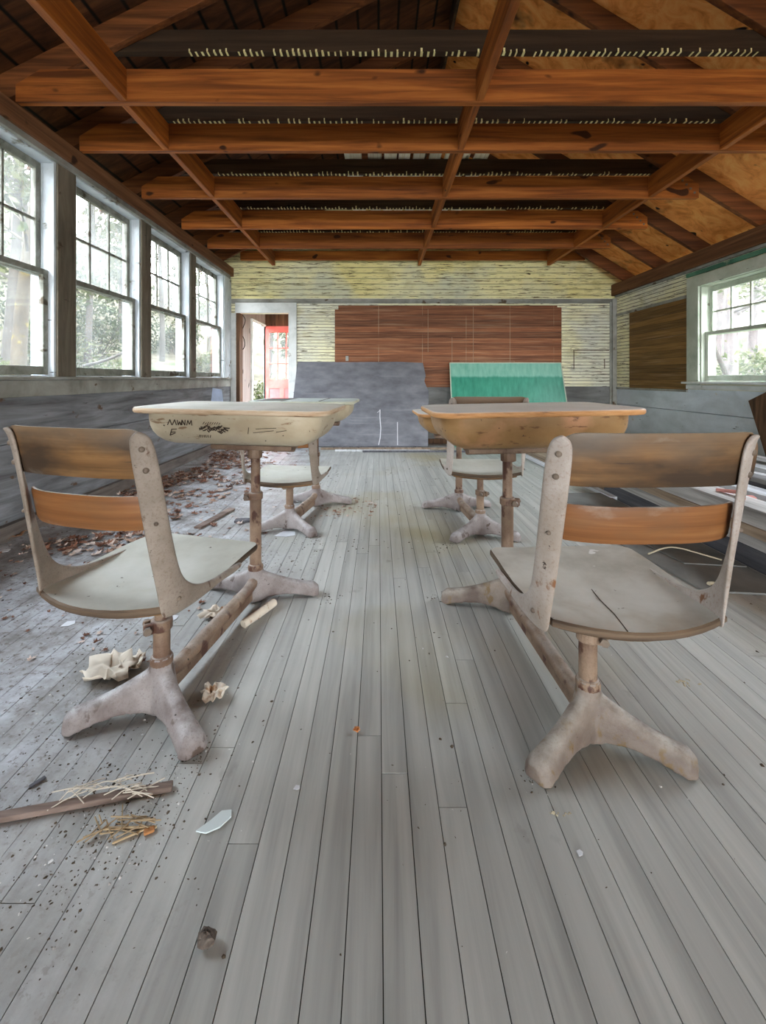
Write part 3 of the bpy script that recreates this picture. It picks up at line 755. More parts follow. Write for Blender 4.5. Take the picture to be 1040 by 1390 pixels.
    if P.get('crack'):
        b = B(); pts = [(-.05, -.252), (-.035, -.18), (-.022, -.1), (-.01, -.02)]
        for (x0, y0), (x1, y1) in zip(pts, pts[1:]): b.bar((x0, y0, sz_fn(x0, y0)+.0004), (x1, y1, sz_fn(x1, y1)+.0004), .002, .001)
        b.xf(Ms); part('crack', b, MT['ink'], seat)
    # back posts: pressed strips that turn into the seat sides
    for sg in (-1, 1):
        A, Bq = [], []
        for k in range(6):                         # rounded head
            a = k/5*PI/2
        zt_ = .815
        Apts = [(.196, -.302, .813), (.184, -.303, .806), (.176, -.300, .79), (.177, -.286, .72), (.181, -.268, .62), (.187, -.250, .52), (.192, -.236, .45), (.195, -.231, .41), (.198, -.222, .392), (.203, -.17, .388), (.208, -.11, .392), (.210, -.05, .399), (.211, .0, .404), (.211, .045, .408)]
        Bpts = [(.200, -.296, .816), (.212, -.283, .811), (.220, -.268, .795), (.222, -.250, .72), (.222, -.228, .62), (.220, -.203, .53), (.218, -.182, .475), (.216, -.150, .447), (.214, -.115, .433), (.213, -.075, .426), (.212, -.03, .424), (.212, .0, .423), (.212, .025, .422), (.212, .05, .420)]
        Apts = [(x*.965, y, z+(.010 if z < .40 else 0)) for x, y, z in Apts]
        Bpts = [(x*.965-(.003 if z > .45 else .0), y-(.006 if z > .45 else 0), z) for x, y, z in Bpts]
        nd, pdx = P.get('narrow', .008), P.get('pdx', 0)*sg
        Apts = [(x-nd+pdx, y, z) for x, y, z in Apts]; Bpts = [(x-nd+pdx, y, z) for x, y, z in Bpts]
        b = B(); rings = []
        for ri, (Aq, Bv) in enumerate(zip(Apts, Bpts)):
            a, q = Vector((sg*Aq[0], Aq[1], Aq[2])), Vector((sg*Bv[0], Bv[1], Bv[2]))
            mid = (a+q)/2
            up = Vector((0, -.2, 1)) if Aq[2] > .42 else Vector((0, 1, 0))
            qa = max(ri, 3); nrm = (Vector((sg*Bpts[qa][0], Bpts[qa][1], Bpts[qa][2]))-Vector((sg*Apts[qa][0], Apts[qa][1], Apts[qa][2]))).cross(up)
            nrm.normalize()
            if nrm.x*sg < 0: nrm = -nrm
            th = .0075
            ring = [a+nrm*th*.35, a*.85+q*.15+nrm*th, mid+nrm*th*1.25, a*.15+q*.85+nrm*th, q+nrm*th*.35, q-nrm*th*.35, a*.15+q*.85-nrm*th*.6, mid-nrm*th*.3, a*.85+q*.15-nrm*th*.6, a-nrm*th*.35]
            rings.append(ring)
        b.loft(rings); b.xf(Ms)
        po = part('back_post', b, P['post_mat'], smooth=50); 
        s = po.modifiers.new('round', 'SUBSURF'); s.levels = 1; s.render_levels = 2
        for (u, z, rs) in ((.5, .778, 1), (.5, .735, 1), (.55, .62, .7), (.5, .42, .8)):
            # find post point at height z
            best = min(range(len(Apts)-4), key=lambda i: abs(Apts[i][2]-z)); i2 = best
            j = best+1 if Apts[best][2] > z else best-1
            tt = (z-Apts[best][2])/(Apts[j][2]-Apts[best][2]) if Apts[j][2] != Apts[best][2] else 0
            a = Vector(Apts[best]).lerp(Vector(Apts[j]), tt); q = Vector(Bpts[best]).lerp(Vector(Bpts[j]), tt)
            m_ = (a+q)/2; n_ = (q-a).cross(Vector((0, -.2, 1))).normalized()
            if n_.x < 0: n_ = -n_
            m_ = Vector((m_.x*sg, m_.y, m_.z)); n_ = Vector((n_.x*sg, n_.y, n_.z))
            b = B(); s0 = 0; b.lathe([(.0065*rs, 0), (.0058*rs, .003), (.0035*rs, .005), (.0008, .0055)], 12)
            b.xf(T(m_+n_*.0085) @ n_.to_track_quat('Z', 'Y').to_matrix().to_4x4(), s0)
            b.xf(Ms); part('rivet', b, MT['bolt'], po, smooth=40)
    # curved back slats
    def slat(z0, z1, hw, bow, yo, rc, th=.011, ex=3.2):
        b = B(); nx, rings = 25, []
        def sec(x):
            a = abs(x)/hw
            y = -bow*(1-a**ex)+yo
            e = hw-abs(x); dz = 0
            if e < rc: dz = rc-math.sqrt(max(0, rc*rc-(rc-e)**2))
            za, zb = z0+dz*(.35 if rc > .03 else .5), z1-dz
            if zb-za < .004: m_ = (za+zb)/2; za, zb = m_-.002, m_+.002
            zs = [za, za+(zb-za)*.1, za+(zb-za)*.5, za+(zb-za)*.9, zb]
            sl = lambda z: back_y(z)
            return [Vector((x, y+sl(z)-th*(.5 if k in (0, 4) else 1)*.5, z)) for k, z in enumerate(zs)]+[Vector((x, y+sl(z)+th*(.5 if k in (0, 4) else 1)*.5, z)) for k, z in reversed(list(enumerate(zs)))]
        xs = [hw*math.sin(PI/2*(2*i/(nx-1)-1)) for i in range(nx)]
        b.loft([sec(x) for x in xs]); return b.xf(Ms)
    part('top_slat', slat(.712, .818, P.get('hs', .200), .030, .034, .038), P['slat1'], smooth=45)
    part('lower_slat', slat(.595, .672, P.get('hs', .200)-.028, .034, .036, .004), P['slat2'], smooth=45)
    # desk box and lid
    Md = T(Vector((*P['top'], zt))) @ Rz(P['top_yaw']) @ Ry(P['roll']); w, l = P.get('w', .75), P.get('l', .5)
    b = B(); rings = []
    for ins, z in ((.45, .001), (.02, 0), (.004, -.002), (0, -.008), (0, -.016), (.004, -.022), (.02, -.025), (.2, -.025)):
        rings.append([Vector((x, y, z)) for x, y in rrect(w-2*min(ins, l/2-.02), l-2*min(ins, l/2-.02), max(.085-ins, .012))])
    b.loft(rings); b.xf(Md); part('desk_top', b, P['top_mat'], smooth=40)
    b = B(); rings = []; w2, l2 = w-.075, l-.05
    for ins, z in ((0, -.026), (.001, -.05), (.005, -.075), (.014, -.098), (.030, -.120), (.053, -.138), (.085, -.150), (.13, -.156), (.18, -.158)):
        rings.append([Vector((x, y+.01, z)) for x, y in rrect(w2-2*ins, l2-2*ins, max(.10-ins*.7, .02))])
    b.loft(rings); b.xf(Md); box = part('desk_box', b, P['body_mat'], smooth=40)
    b = B(); b.box(-.17, .17, -.05, .05, -.176, -.157); b.tube([(0, 0, -.215), (0, 0, -.17)], .03, 14); b.tube([(-.17, 0, -.166), (.17, 0, -.166)], .02, 10)
    b.xf(T(Vector((dpos.x, dpos.y, zt))) @ Rz(P['top_yaw']) @ Ry(P['roll'])); part('desk_bracket', b, P['tube'], bevel=.004)
    if P.get('marks'):
        b = B(); yy = -l2/2+.01-.0002
        def flush(nm):
            nonlocal b
            b.xf(Md); part(nm, b, MT['ink'], box); b = B()
        def stroke(pts, sx=1, ox=0, oz=0, w=.0035):
            for (x0, z0), (x1, z1) in zip(pts, pts[1:]):
                b.bar((ox+x0*sx, yy, oz+z0*sx), (ox+x1*sx, yy, oz+z1*sx), .0015, w, up=(0, 0, 1) if abs(x1-x0) > abs(z1-z0) else (1, 0, 0))
        Lr = {'M': [(0, 0), (.004, .02), (.011, .004), (.018, .02), (.021, 0)], 'A': [(0, 0), (.009, .021), (.017, 0)], 'N': [(0, 0), (0, .02), (.012, 0), (.013, .021)], 'W': [(0, .02), (.005, 0), (.010, .014), (.015, 0), (.02, .021)]}
        ox = -.233
        for ch in 'AAWNM': stroke(Lr[ch], 1, ox, -.068, .003); flush('scratched_letter'); ox += .0195
        stroke([(-.215, -.083), (-.222, -.108), (-.20, -.098)], w=.0035); stroke([(-.215, -.084), (-.195, -.083)], w=.003); stroke([(-.22, -.096), (-.20, -.094)], w=.003); flush('scratched_letter'); stroke([(-.248, -.072), (-.246, -.069)], w=.006)
        flush('scratched_letter'); rr = random.Random(5)
        for k in range(34):
            x0 = -.105+rr.random()*.105; z0 = -.088+rr.random()*.016; stroke([(x0, z0), (x0+rr.uniform(.008, .018), z0+rr.uniform(-.010, .010))], w=.0042)
        flush('scribble')
        for k in range(7): x0 = -.105+k*.0075; stroke([(x0, -.113), (x0+rr.uniform(-.004, .004), -.103)], w=.0025)
        for k in range(8): x0 = -.09+k*.009; stroke([(x0, -.062), (x0+.006, -.055+rr.uniform(-.003, .003))], w=.002)
        flush('scratched_mark')
        for (x0, z0, x1, z1) in ((.09, -.095, .092, -.07), (.12, -.075, .2, -.07), (.11, -.09, .19, -.08), (.2, -.085, .24, -.078)): stroke([(x0, z0), (x1, z1)], w=.0022); flush('scratch')
    if P.get('hinges'):
        b = B()
        for x in (-.12, .14): b.box(x-.006, x+.006, -l/2+.0, l/2-.02, .0003, .0022)
        b.box(-.375+.06, -.12, -.22, .2, .0003, .0016)
        b.xf(Md); part('top_seam', b, MT['sheet'], None or root)
    return root
base = dict(cast=MT['cast'], tube=MT['tube'], seat_z=.40, clamp_d=.44, slat1=MT['slat_top'], slat2=MT['slat_low'], yaw=0, roll=0)
school_desk(dict(base, base=(-.606, 1.235), desk=(-.512, 1.84), yaw=-10, cyaw=-12, dyaw=-8, narrow=.019, pdx=.014, hs=.189, seat=(-.582, 1.215), seat_yaw=-15, fh=.188, seat_mat=MT['seat_l'], post_mat=MT['post_l'],
    top=(-.562, 1.90), w=.79, top_z=.806, top_yaw=-5.8, roll=.8, top_mat=MT['top_l'], body_mat=MT['body_l'], marks=True, cl_c=-60, cl_d=-80, clamp_c=.243,
    label='front left school desk with cream scribbled box, chair turned toward the aisle'))
school_desk(dict(base, base=(.54, 1.14), desk=(.513, 1.76), yaw=2, cyaw=3, dyaw=4, cast=MT['cast_ochre'], narrow=.005, pdx=-.018, seat=(.533, 1.13), seat_yaw=2.5, fh=.207, seat_mat=MT['seat_r'], post_mat=MT['post_r'], crack=True,
    top=(.588, 1.81), w=.79, top_z=.807, top_yaw=1.5, roll=-1.0, top_mat=MT['top_r'], body_mat=MT['body_r'], cl_c=70, cl_d=60, clamp_c=.268,
    label='front right school desk with tan box, its chair seat split by a crack'))
school_desk(dict(base, base=(-.545, 2.71), desk=(-.453, 3.20), yaw=-8, seat=(-.49, 2.49), seat_z=.375, seat_yaw=-6, fh=.195, seat_mat=MT['seat_l'], post_mat=MT['post_l'],
    top=(-.53, 3.26), top_z=.766, top_yaw=-3, roll=0, top_mat=MT['top_bl'], body_mat=MT['body_l'], hinges=True, clamp_d=.38, clamp_c=.27,
    label='back left school desk with bluish top before the doorway'))
school_desk(dict(base, base=(.60, 2.61), desk=(.56, 3.08), yaw=3, seat=(.565, 2.505), seat_z=.412, seat_yaw=-2, fh=.205, seat_mat=MT['seat_l'], post_mat=MT['post_r'], clamp_c=.255, cl_c=30,
    top=(.63, 3.13), top_z=.69, top_yaw=2, roll=0, top_mat=MT['top_r'], body_mat=MT['body_r'], clamp_d=.34,
    label='back right school desk, its chair back showing against the green board'))
# ------------------------------------------------------------------ boards against the back wall
r = random.Random(21)
def lean(name, poly, th, y_foot, y_top, zt, mat, label, cat, bevel=.002, **k):
    """upright outline (x, h) leaning from y_foot on the floor to y_top at height zt"""
    ang = math.atan2(y_top-y_foot, zt)
    b = B(); n = len(poly)
    M = T(0, y_foot, .004+abs(math.sin(ang))*th) @ Rx(-math.degrees(ang)) @ Matrix(((1,0,0,0), (0,0,1,0), (0,1,0,0), (0,0,0,1)))
    b.prism(poly, th, M); o = lone(name, b, mat, label, cat, bevel=bevel, **k); return o, M
rag = [(.665, 0), (.67, .25), (.64, .36), (.60, .42), (.625, .50), (.685, .58), (.69, .76), (.655, .84), (.635, .90), (.655, .98), (.62, 1.16)]
so, M = lean('slate_board', [(-1.22, 0)]+rag+[(.3, 1.175), (-.4, 1.17), (-1.135, 1.175)], .022, 5.93, 6.19, 1.17, MT['slate'], 'large grey slate blackboard leaning against the back wall, its right edge broken', 'blackboard')
b = B()
for pts, w in (([(.0, .02), (.022, .12), (.03, .25), (.018, .4), (.02, .5)], .012), ([(.018, .5), (.0, .47), (-.02, .46)], .006), ([(.255, .02), (.256, .33)], .01)):
    for (x0, z0), (x1, z1) in zip(pts, pts[1:]): b.bar(M @ Vector((x0, z0, -.001)), M @ Vector((x1, z1, -.001)), w, .0012, up=(0, -1, .1))
obj('white_streak', b, MT['chalk'], so, -so.location)
go, M = lean('green_chalkboard', [(1.0, 0), (2.60, 0), (2.545, 1.165), (.995, 1.165)], .012, 5.90, 6.18, 1.16, MT['green'], 'green chalkboard with a dark lower band leaning against the back wall', 'chalkboard')
b = B()
for p, q in (((1.0, 0), (.995, 1.165)), ((.995, 1.165), (2.545, 1.165)), ((2.545, 1.165), (2.60, 0))): b.bar(M @ Vector((*p, 0)), M @ Vector((*q, 0)), .012, .016, up=(0, -1, .1))
obj('edge_strip', b, MT['green_edge'], go, -go.location)
b = B(); b.prism([(-.11, 0), (.11, 0), (.10, .70), (-.08, .73)], .008, T(-1.985, 5.55, .09) @ Rz(55) @ Rx(80)); 
lone('leaning_card', b, MT['card'], 'pale blue card leaning under the last left window', 'card')
b = B(); b.box(-.465, -.425, YB-.035, YB-.017, 1.17, 1.24); lone('switch_box', b, MT['trim_grey'], 'small grey box on the wall above the slate board', 'box', bevel=.004)
# strips lying at the foot of the back wall
for k, (x0, x1, y, w, z, m) in enumerate(((-.55, .65, 5.60, .05, .0, 'white_plank'), (-.75, .9, 5.74, .07, .0, 'brown_plank'), (-.2, 2.2, 5.52, .03, .0, 'dark_plank'), (-.6, .5, 5.85, .04, .0, 'dark_plank'))):
    b = B(); b.bar((x0, y, .012), (x1, y+r.uniform(-.03, .03), .012), w, .02)
    lone('wood_strip', b, MT[m], ['white strip of wood', 'brown strip of wood', 'long dark strip of wood', 'short dark strip of wood'][k]+' lying on the floor before the slate board', 'strip', 'strips at the foot of the back wall', bevel=.002)
# ------------------------------------------------------------------ lumber pile on the right
rp = random.Random(33); cnt = {}
ordw = ['first', 'second', 'third', 'fourth', 'fifth', 'sixth', 'seventh', 'eighth', 'ninth', 'tenth', 'eleventh', 'twelfth', 'thirteenth', 'fourteenth']
colw = {'grey_plank': 'grey weathered', 'brown_plank': 'brown weathered', 'white_plank': 'white painted', 'dark_plank': 'dark stained'}
def plank(x, w, y0, y1, z, h, m, sk=0.0, where=''):
    b = B(); b.bar((x+sk*.5, y0, z+h/2), (x-sk*.5, y1, z+h/2), w, h); cnt[m] = cnt.get(m, 0)+1
    return lone('plank', b, MT[m], '%s plank %s' % (colw[m], where), 'plank', 'lumber pile by the right wall', bevel=.003)
HP = [  # x, width, y0, y1, z0, h, mat, skew, where
 (1.86, .10, 1.60, 3.55, .0, .10, 'dark_plank', 0, 'on the floor along the aisle edge of the lumber pile'),
 (1.875, .13, 1.55, 3.75, .10, .055, 'grey_plank', .01, 'second layer up at the aisle edge of the lumber pile'),
 (1.88, .15, 1.50, 3.35, .155, .05, 'brown_plank', 0, 'third layer up at the aisle edge of the lumber pile'),
 (1.90, .17, 1.45, 3.1, .205, .085, 'grey_plank', 0, 'thick, capping the near aisle edge of the lumber pile'),
 (1.76, .06, 3.35, 5.2, .0, .025, 'white_plank', .06, 'thin, on the floor just off the aisle edge of the lumber pile'),
 (1.90, .17, 3.60, 5.55, .0, .06, 'brown_plank', .03, 'wide, far aisle edge of the lumber pile'),
 (2.10, .17, 1.6, 5.3, .0, .09, 'grey_plank', 0, 'bottom layer, second row from the aisle'),
 (2.10, .15, 2.2, 5.2, .09, .04, 'white_plank', .04, 'upper layer, second row from the aisle'),
 (2.30, .18, 1.5, 5.5, .0, .12, 'dark_plank', 0, 'bottom layer, third row from the aisle'),
 (2.29, .16, 1.9, 5.0, .12, .04, 'brown_plank', -.05, 'upper layer, third row from the aisle'),
 (2.24, .07, 2.0, 4.4, .16, .03, 'white_plank', .10, 'narrow, slanting on top of the third row'),
 (2.50, .18, 1.5, 5.4, .0, .15, 'grey_plank', 0, 'bottom layer, fourth row from the aisle'),
 (2.48, .15, 1.7, 4.7, .151, .04, 'white_plank', 0, 'flat on top of the fourth row'),
 (2.70, .17, 1.6, 5.2, .0, .20, 'dark_plank', 0, 'bottom layer, fifth row from the aisle'),
 (2.69, .14, 2.0, 4.9, .20, .035, 'grey_plank', -.03, 'flat on top of the fifth row'),
 (2.62, .06, 2.3, 5.0, .235, .03, 'white_plank', .08, 'narrow, on top of the fifth row'),
 (2.90, .18, 1.7, 5.3, .0, .22, 'brown_plank', 0, 'bottom layer, sixth row from the aisle'),
 (2.89, .14, 2.1, 5.0, .22, .04, 'white_plank', .02, 'flat on top of the sixth row'),
 (3.10, .16, 1.7, 5.2, .0, .25, 'grey_plank', 0, 'bottom layer, row next to the right wall'),
 (3.10, .15, 2.4, 4.9, .25, .03, 'grey_plank', .02, 'top of the row next to the right wall'),
 (3.00, .07, 2.2, 4.6, .28, .03, 'white_plank', -.06, 'narrow, highest on the pile by the right wall'),
]
for a in HP: plank(*a)
b = B(); b.bar((3.225, 3.43, .02), (3.29, 3.80, .78), .26, .02, up=(-1, 0, .08)); b.xf(Matrix.Identity(4))
lone('leaning_board', b, MT['dark_wood'], 'dark brown board leaning under the right window', 'board', bevel=.002)
# flat sheets before the pile
b = B(); b.prism([(1.50, 2.17), (1.775, 2.13), (1.775, 3.5), (1.40, 3.5), (1.36, 2.95), (1.43, 2.6)], .006, T(0, 0, .0105)); lone('flat_sheet', b, MT['sheet'], 'upper dark grey sheet lying beside the lumber pile', 'sheet', 'sheets on the floor', bevel=.001)
b = B(); b.prism([(1.40, 1.90), (1.785, 1.86), (1.785, 3.4), (1.30, 3.4), (1.33, 2.5)], .008, T(0, 0, .0015)); lone('flat_sheet', b, MT['sheet'], 'lower dark grey sheet jutting toward the camera under the other sheet', 'sheet', 'sheets on the floor', bevel=.001)
pts = [pf(880, 752, .02), pf(905, 742, .03), pf(925, 744, .03), pf(945, 750, .025), pf(980, 760, .02)]
def smooth_pts(pts, it=2):
    for _ in range(it):
        q = [pts[0]]
        for i in range(len(pts)-1): q += [pts[i]*.75+pts[i+1]*.25, pts[i]*.25+pts[i+1]*.75]
        pts = q+[pts[-1]]
    return pts
b = B(); b.tube(smooth_pts(pts), .004, 8); lone('cord', b, MT['cord'], 'pale cord lying over the dark sheets beside the pile', 'cord', smooth=60)
b = B(); pp = pf(973, 796, .015); b.tube([pp+Vector((.03*math.cos(a), .03*math.sin(a), 0)) for a in [k*PI/10-1.9 for k in range(14)]], .008, 8); lone('bent_pipe', b, MT['cord'], 'small bent pale piece behind the right chair post', 'scrap', smooth=60)
b = B(); b.lathe([(.002, 0), (.03, .004), (.034, .02), (.02, .034), (.003, .038)], 9); b.xf(T(2.31, 2.75, .165) @ Matrix.Diagonal((1.2, .8, .8, 1))); lone('cloth_scrap', b, MT['pink'], 'pink scrap on the lumber pile seen between the chair slats', 'scrap', smooth=60)
b = B(); b.tube([(1.90, 2.30, .296), (1.93, 2.38, .31), (1.90, 2.48, .296)], .010, 8); lone('cloth_scrap', b, MT['pink'], 'pink curved scrap on the pile right of the chair', 'scrap', smooth=60)
# ------------------------------------------------------------------ litter on the floor
STAR = [(0, -.5), (.08, -.28), (.36, -.34), (.28, -.16), (.52, .02), (.30, .08), (.34, .30), (.14, .22), (0, .56), (-.14, .22), (-.34, .30), (-.30, .08), (-.52, .02), (-.28, -.16), (-.36, -.34), (-.08, -.28)]
def leaf(b, p, s, yaw, curl=.3, tilt=(0, 0), thin=1.0):
    M = T(p) @ Rz(yaw) @ Rx(tilt[0]) @ Ry(tilt[1]); o = len(b.v)
    zf = lambda x, y: s*curl*(x*x*1.6+y*y*.9+.15*math.sin(x*9+y*7))+.002
    vs = [(0, 0, zf(0, 0))]+[(x*s*thin, y*s, zf(x, y)) for x, y in STAR]
    n = len(STAR); lo = min(v[2] for v in vs)
    b.add([M @ Vector((x, y, z-lo*.5)) for x, y, z in vs], [(0, 1+i, 1+(i+1) % n) for i in range(n)])
def thick_leaf(name, p, s, yaw, label, curl, mat, thin=1.0, grp=None):
    b = B()
    M = T(p) @ Rz(yaw); st = []
    for k in range(len(STAR)):                        # denser outline, three rings, so the curl reads
        a, q = STAR[k], STAR[(k+1) % len(STAR)]; st.append(a); st.append(((a[0]+q[0])/2, (a[1]+q[1])/2))
    st = [(x*(.22/math.hypot(x, y)+.52), y*(.22/math.hypot(x, y)+.52)) for x, y in st]
    zf = lambda x, y: s*curl*(1.3*x*x+.5*y*y+.9*x*y+.16*math.sin(11*x+3)*math.cos(9*y)+.14*math.sin(23*x+17*y))
    n = len(st); b.add([M @ Vector((0, 0, zf(0, 0)))]+[M @ Vector((x*s*f*thin, y*s*f, zf(x*f, y*f))) for f in (.33, .66, 1) for x, y in st], [(0, 1+i, 1+(i+1) % n) for i in range(n)]+[(1+q*n+i, 1+(q+1)*n+i, 1+(q+1)*n+(i+1) % n, 1+q*n+(i+1) % n) for q in (0, 1) for i in range(n)])
    lo = min(v.z for v in b.v)
    for v in b.v: v.z += .003-lo
    o = lone(name, b, mat, label, 'leaf', grp, smooth=60)
    m = o.modifiers.new('thick', 'SOLIDIFY'); m.thickness = .0015
thick_leaf('dry_leaf', pf(148, 915), .19, 65, 'big cream curled dry leaf beside the left chair foot', .32, MT['leaf_big'], .85)
thick_leaf('dry_leaf', pf(180, 905), .12, 10, 'smaller cream curled leaf tucked against the left chair column', .35, MT['leaf_big'], .7)
thick_leaf('dry_leaf', pf(291, 946), .085, 150, 'small tan dry leaf in the aisle beside the left connecting tube', .45, MT['leaf_big'])
thick_leaf('dry_leaf', pf(292, 836), .13, 120, 'ragged pale leaf on the window side of the left connecting tube', .3, MT['leaf_big'], .6)
thick_leaf('dry_leaf', pf(15, 730), .16, 30, 'brown dry leaf by the left wall behind the chair post', .3, flat('brown_leaf', c(150,110,80)), 1)
thick_leaf('dry_leaf', pf(484, 993), .02, 30, 'tiny orange leaf bit in the middle of the aisle', .4, flat('orange_leaf', c(214,140,84)), 1)
b = B(); p0, p1 = pf(330, 852), pf(372, 824)
b.tube(smooth_pts([p0+Vector((0, 0, .012)), p0.lerp(p1, .4)+Vector((.01, 0, .02)), p1+Vector((0, 0, .018))]), .016, 9); lone('bark_scrap', b, MT['leaf_big'], 'cream curl of bark beside the left connecting tube', 'bark', smooth=60)
lr = random.Random(11); b = B()
for k in range(1500):
    y = lr.uniform(2.3, 5.9); x = XL+.12+abs(lr.gauss(0, .42)) + .1*math.sin(y*3)
    if mnoise.noise(Vector((x*1.6, y*1.6, 3))) < -.12 or x > -.62: continue
    leaf(b, Vector((x, y, .003)), lr.uniform(.03, .085), lr.uniform(0, 360), lr.uniform(.1, .55), (lr.uniform(-14, 14), lr.uniform(-14, 14)), lr.uniform(.4, 1))
for k in range(260):
    x = lr.uniform(-2.05, -.6); y = lr.uniform(1.4, 3.2); leaf(b, Vector((x, y, .002)), lr.uniform(.012, .035), lr.uniform(0, 360), lr.uniform(.1, .6), (0, 0), lr.uniform(.3, 1))
for k in range(90):
    x = lr.uniform(-.35, .1); y = lr.uniform(3.2, 3.7); leaf(b, Vector((x-.1, y-.3, .002)), lr.uniform(.012, .04), lr.uniform(0, 360), lr.uniform(.1, .6), (0, 0), lr.uniform(.3, 1))
lone('leaf_litter', b, MT['litter'], 'scattered dead leaves on the floor under the left windows', 'leaves', kind='stuff', fix=False)
b = B()
def crumb(x, y, s):
    an, fl = lr.uniform(0, 6.28), lr.uniform(.25, 1)
    vs = []
    for a in (0, 1.3, 2.6, 3.9, 5.1):
        u, v = s*lr.uniform(.6, 1.3)*math.cos(a), s*lr.uniform(.6, 1.3)*math.sin(a)*fl
        vs.append(Vector((x+u*math.cos(an)-v*math.sin(an), y+u*math.sin(an)+v*math.cos(an), 0)))
    vs = vs+[Vector((x+s*lr.uniform(-.3, .3), y+s*lr.uniform(-.3, .3), s*fl*lr.uniform(.3, .8)))]
    b.add(vs, [(i, (i+1) % 5, 5) for i in range(5)])
for k in range(4600):
    if lr.random() < .72: x = -2.05+lr.random()**.9*1.75; y = lr.uniform(.75, 5.0)
    else: x = lr.uniform(-.5, 1.7); y = lr.uniform(.7, 5.0)
    if mnoise.noise(Vector((x*3, y*3, 9))) < -.05 and lr.random() < .7: continue
    crumb(x, y, lr.choice((.001, .0012, .0015, .002, .003, .004))*(1+.25*y))
for (xx, yy, n, sp) in ((250, 1030, 90, .05), (150, 1090, 260, .07), (180, 1130, 160, .06), (60, 1050, 120, .07), (200, 1080, 160, .05), (120, 1180, 120, .07), (40, 1200, 120, .08), (300, 760, 140, .12), (150, 880, 120, .12), (730, 1058, 60, .02), (265, 1022, 60, .03), (440, 812, 40, .03), (600, 812, 40, .03), (610, 742, 40, .04), (425, 735, 40, .05), (1010, 775, 130, .10), (100, 1230, 60, .07), (690, 790, 40, .06), (80, 990, 50, .04), (460, 740, 60, .12), (380, 760, 60, .08)):
    p = pf(xx, yy)
    for k in range(n): crumb(p.x+lr.gauss(0, sp), p.y+lr.gauss(0, sp), lr.uniform(.001, .0042)*(.6+.4*p.y))
lone('dirt_crumbs', b, MT['crumb'], 'dark crumbs of dirt and paint flakes strewn over the floor', 'debris', kind='stuff', fix=False)
# sticks, splinters, scraps
def lath(name, x0, y0, x1, y1, w, h, mat, label, cat='stick', z=.001):
    b = B(); p, q = pf(x0, y0), pf(x1, y1); b.bar(p+Vector((0, 0, z+h/2)), q+Vector((0, 0, z+h/2)), w, h); return lone(name, b, mat, label, cat, bevel=.002)
lath('wooden_lath', -40, 1121, 234, 1071, .019, .012, MT['stick'], 'long weathered wooden lath on the floor at lower left', 'stick')
lath('wood_splinter', 268, 718, 315, 692, .05, .012, MT['stick'], 'brown board splinter on the floor behind the left seat', 'stick')
lath('wood_splinter', 319, 708, 348, 707, .06, .012, MT['dark_plank'], 'flat dark scrap of board left of the front left desk column', 'stick')
lath('wood_splinter', 152, 1147, 205, 1124, .004, .004, MT['straw'], 'orange splinter below the lath at lower left', 'stick')
lath('wood_splinter', 195, 1133, 210, 1127, .012, .006, flat('orange_chip', c(178,124,76)), 'short orange chip below the lath', 'chip')
lath('wood_splinter', 140, 1127, 213, 1125, .005, .005, MT['straw'], 'pale straight twig below the lath at lower left', 'stick')
lath('wood_splinter', 40, 1070, 62, 1056, .010, .004, MT['dark_plank'], 'dark short splinter at the far lower left', 'stick')
lath('wood_splinter', 215, 655, 290, 643, .05, .012, MT['stick'], 'reddish flat board among the leaves under the left windows', 'stick')
b = B(); q0 = pf(150, 1083)
for k in range(26):
    p = q0+Vector((lr.uniform(-.09, .09), lr.gauss(0, .012), .012+lr.uniform(0, .016))); a = lr.gauss(.15, .5); L = lr.uniform(.03, .1); d = Vector((math.cos(a), math.sin(a)*.6, lr.uniform(-.1, .1)))*L
    b.tube(smooth_pts([p-d*.5, p+Vector((0, 0, lr.uniform(.0, .01))), p+d*.5], 1), .0012, 5)
lone('straw_tuft', b, flat('pale_straw', c(196,186,170), .8, .1), 'tangle of pale straw lying on the wooden lath', 'straw', kind='stuff')
b = B(); q0 = pf(165, 1122)
for k in range(22):
    p = q0+Vector((lr.uniform(-.05, .05), lr.gauss(0, .014), .004+lr.uniform(0, .01))); a = lr.gauss(0, .6); L = lr.uniform(.02, .07); d = Vector((math.cos(a), math.sin(a), 0))*L
    b.tube([p-d*.5, p+d*.5], .0014, 5)
lone('straw_tuft', b, MT['straw'], 'tangle of brown straw just below the wooden lath', 'straw', kind='stuff')
b = B(); q0 = pf(293, 1118); b.prism([(-.034, -.018), (-.012, -.022), (.012, -.010), (.028, .012), (.024, .026), (.004, .024), (-.012, .004)], .003, T(q0+Vector((0, 0, .001)))); lone('glass_shard', b, MT['shard'], 'pale broken glass shard on the floor at lower left', 'shard')
b = B(); q0 = pf(280, 1282)
s0 = 0
rings = []
for i in range(9):
    t = PI*i/8; rings.append([q0+Vector((.017*math.sin(t)*math.cos(a)*lr.uniform(.7, 1.25), .013*math.sin(t)*math.sin(a)*lr.uniform(.7, 1.25), .008-.010*math.cos(t)*lr.uniform(.8, 1.2)+.003)) for a in [2*PI*k/12 for k in range(12)]])
b.loft(rings)
lone('dirt_clod', b, weather('dark_dirt', c(62,54,48), c(92,82,74), c(120,110,100), (60, 60, 60)), 'dark crumbly clod of dirt at the bottom of the floor', 'dirt')
def scrap(xx, yy, s, yaw, label, mat=None, cat='paper'):
    b = B(); p = pf(xx, yy); pl = [(-.5, -.3), (.1, -.42), (.5, -.2), (.4, .3), (-.2, .4)]
    b.prism([(x*s, y*s) for x, y in pl], .0012, T(p+Vector((0, 0, .0015))) @ Rz(yaw)); lone('paper_scrap', b, mat or MT['paper'], label, cat)
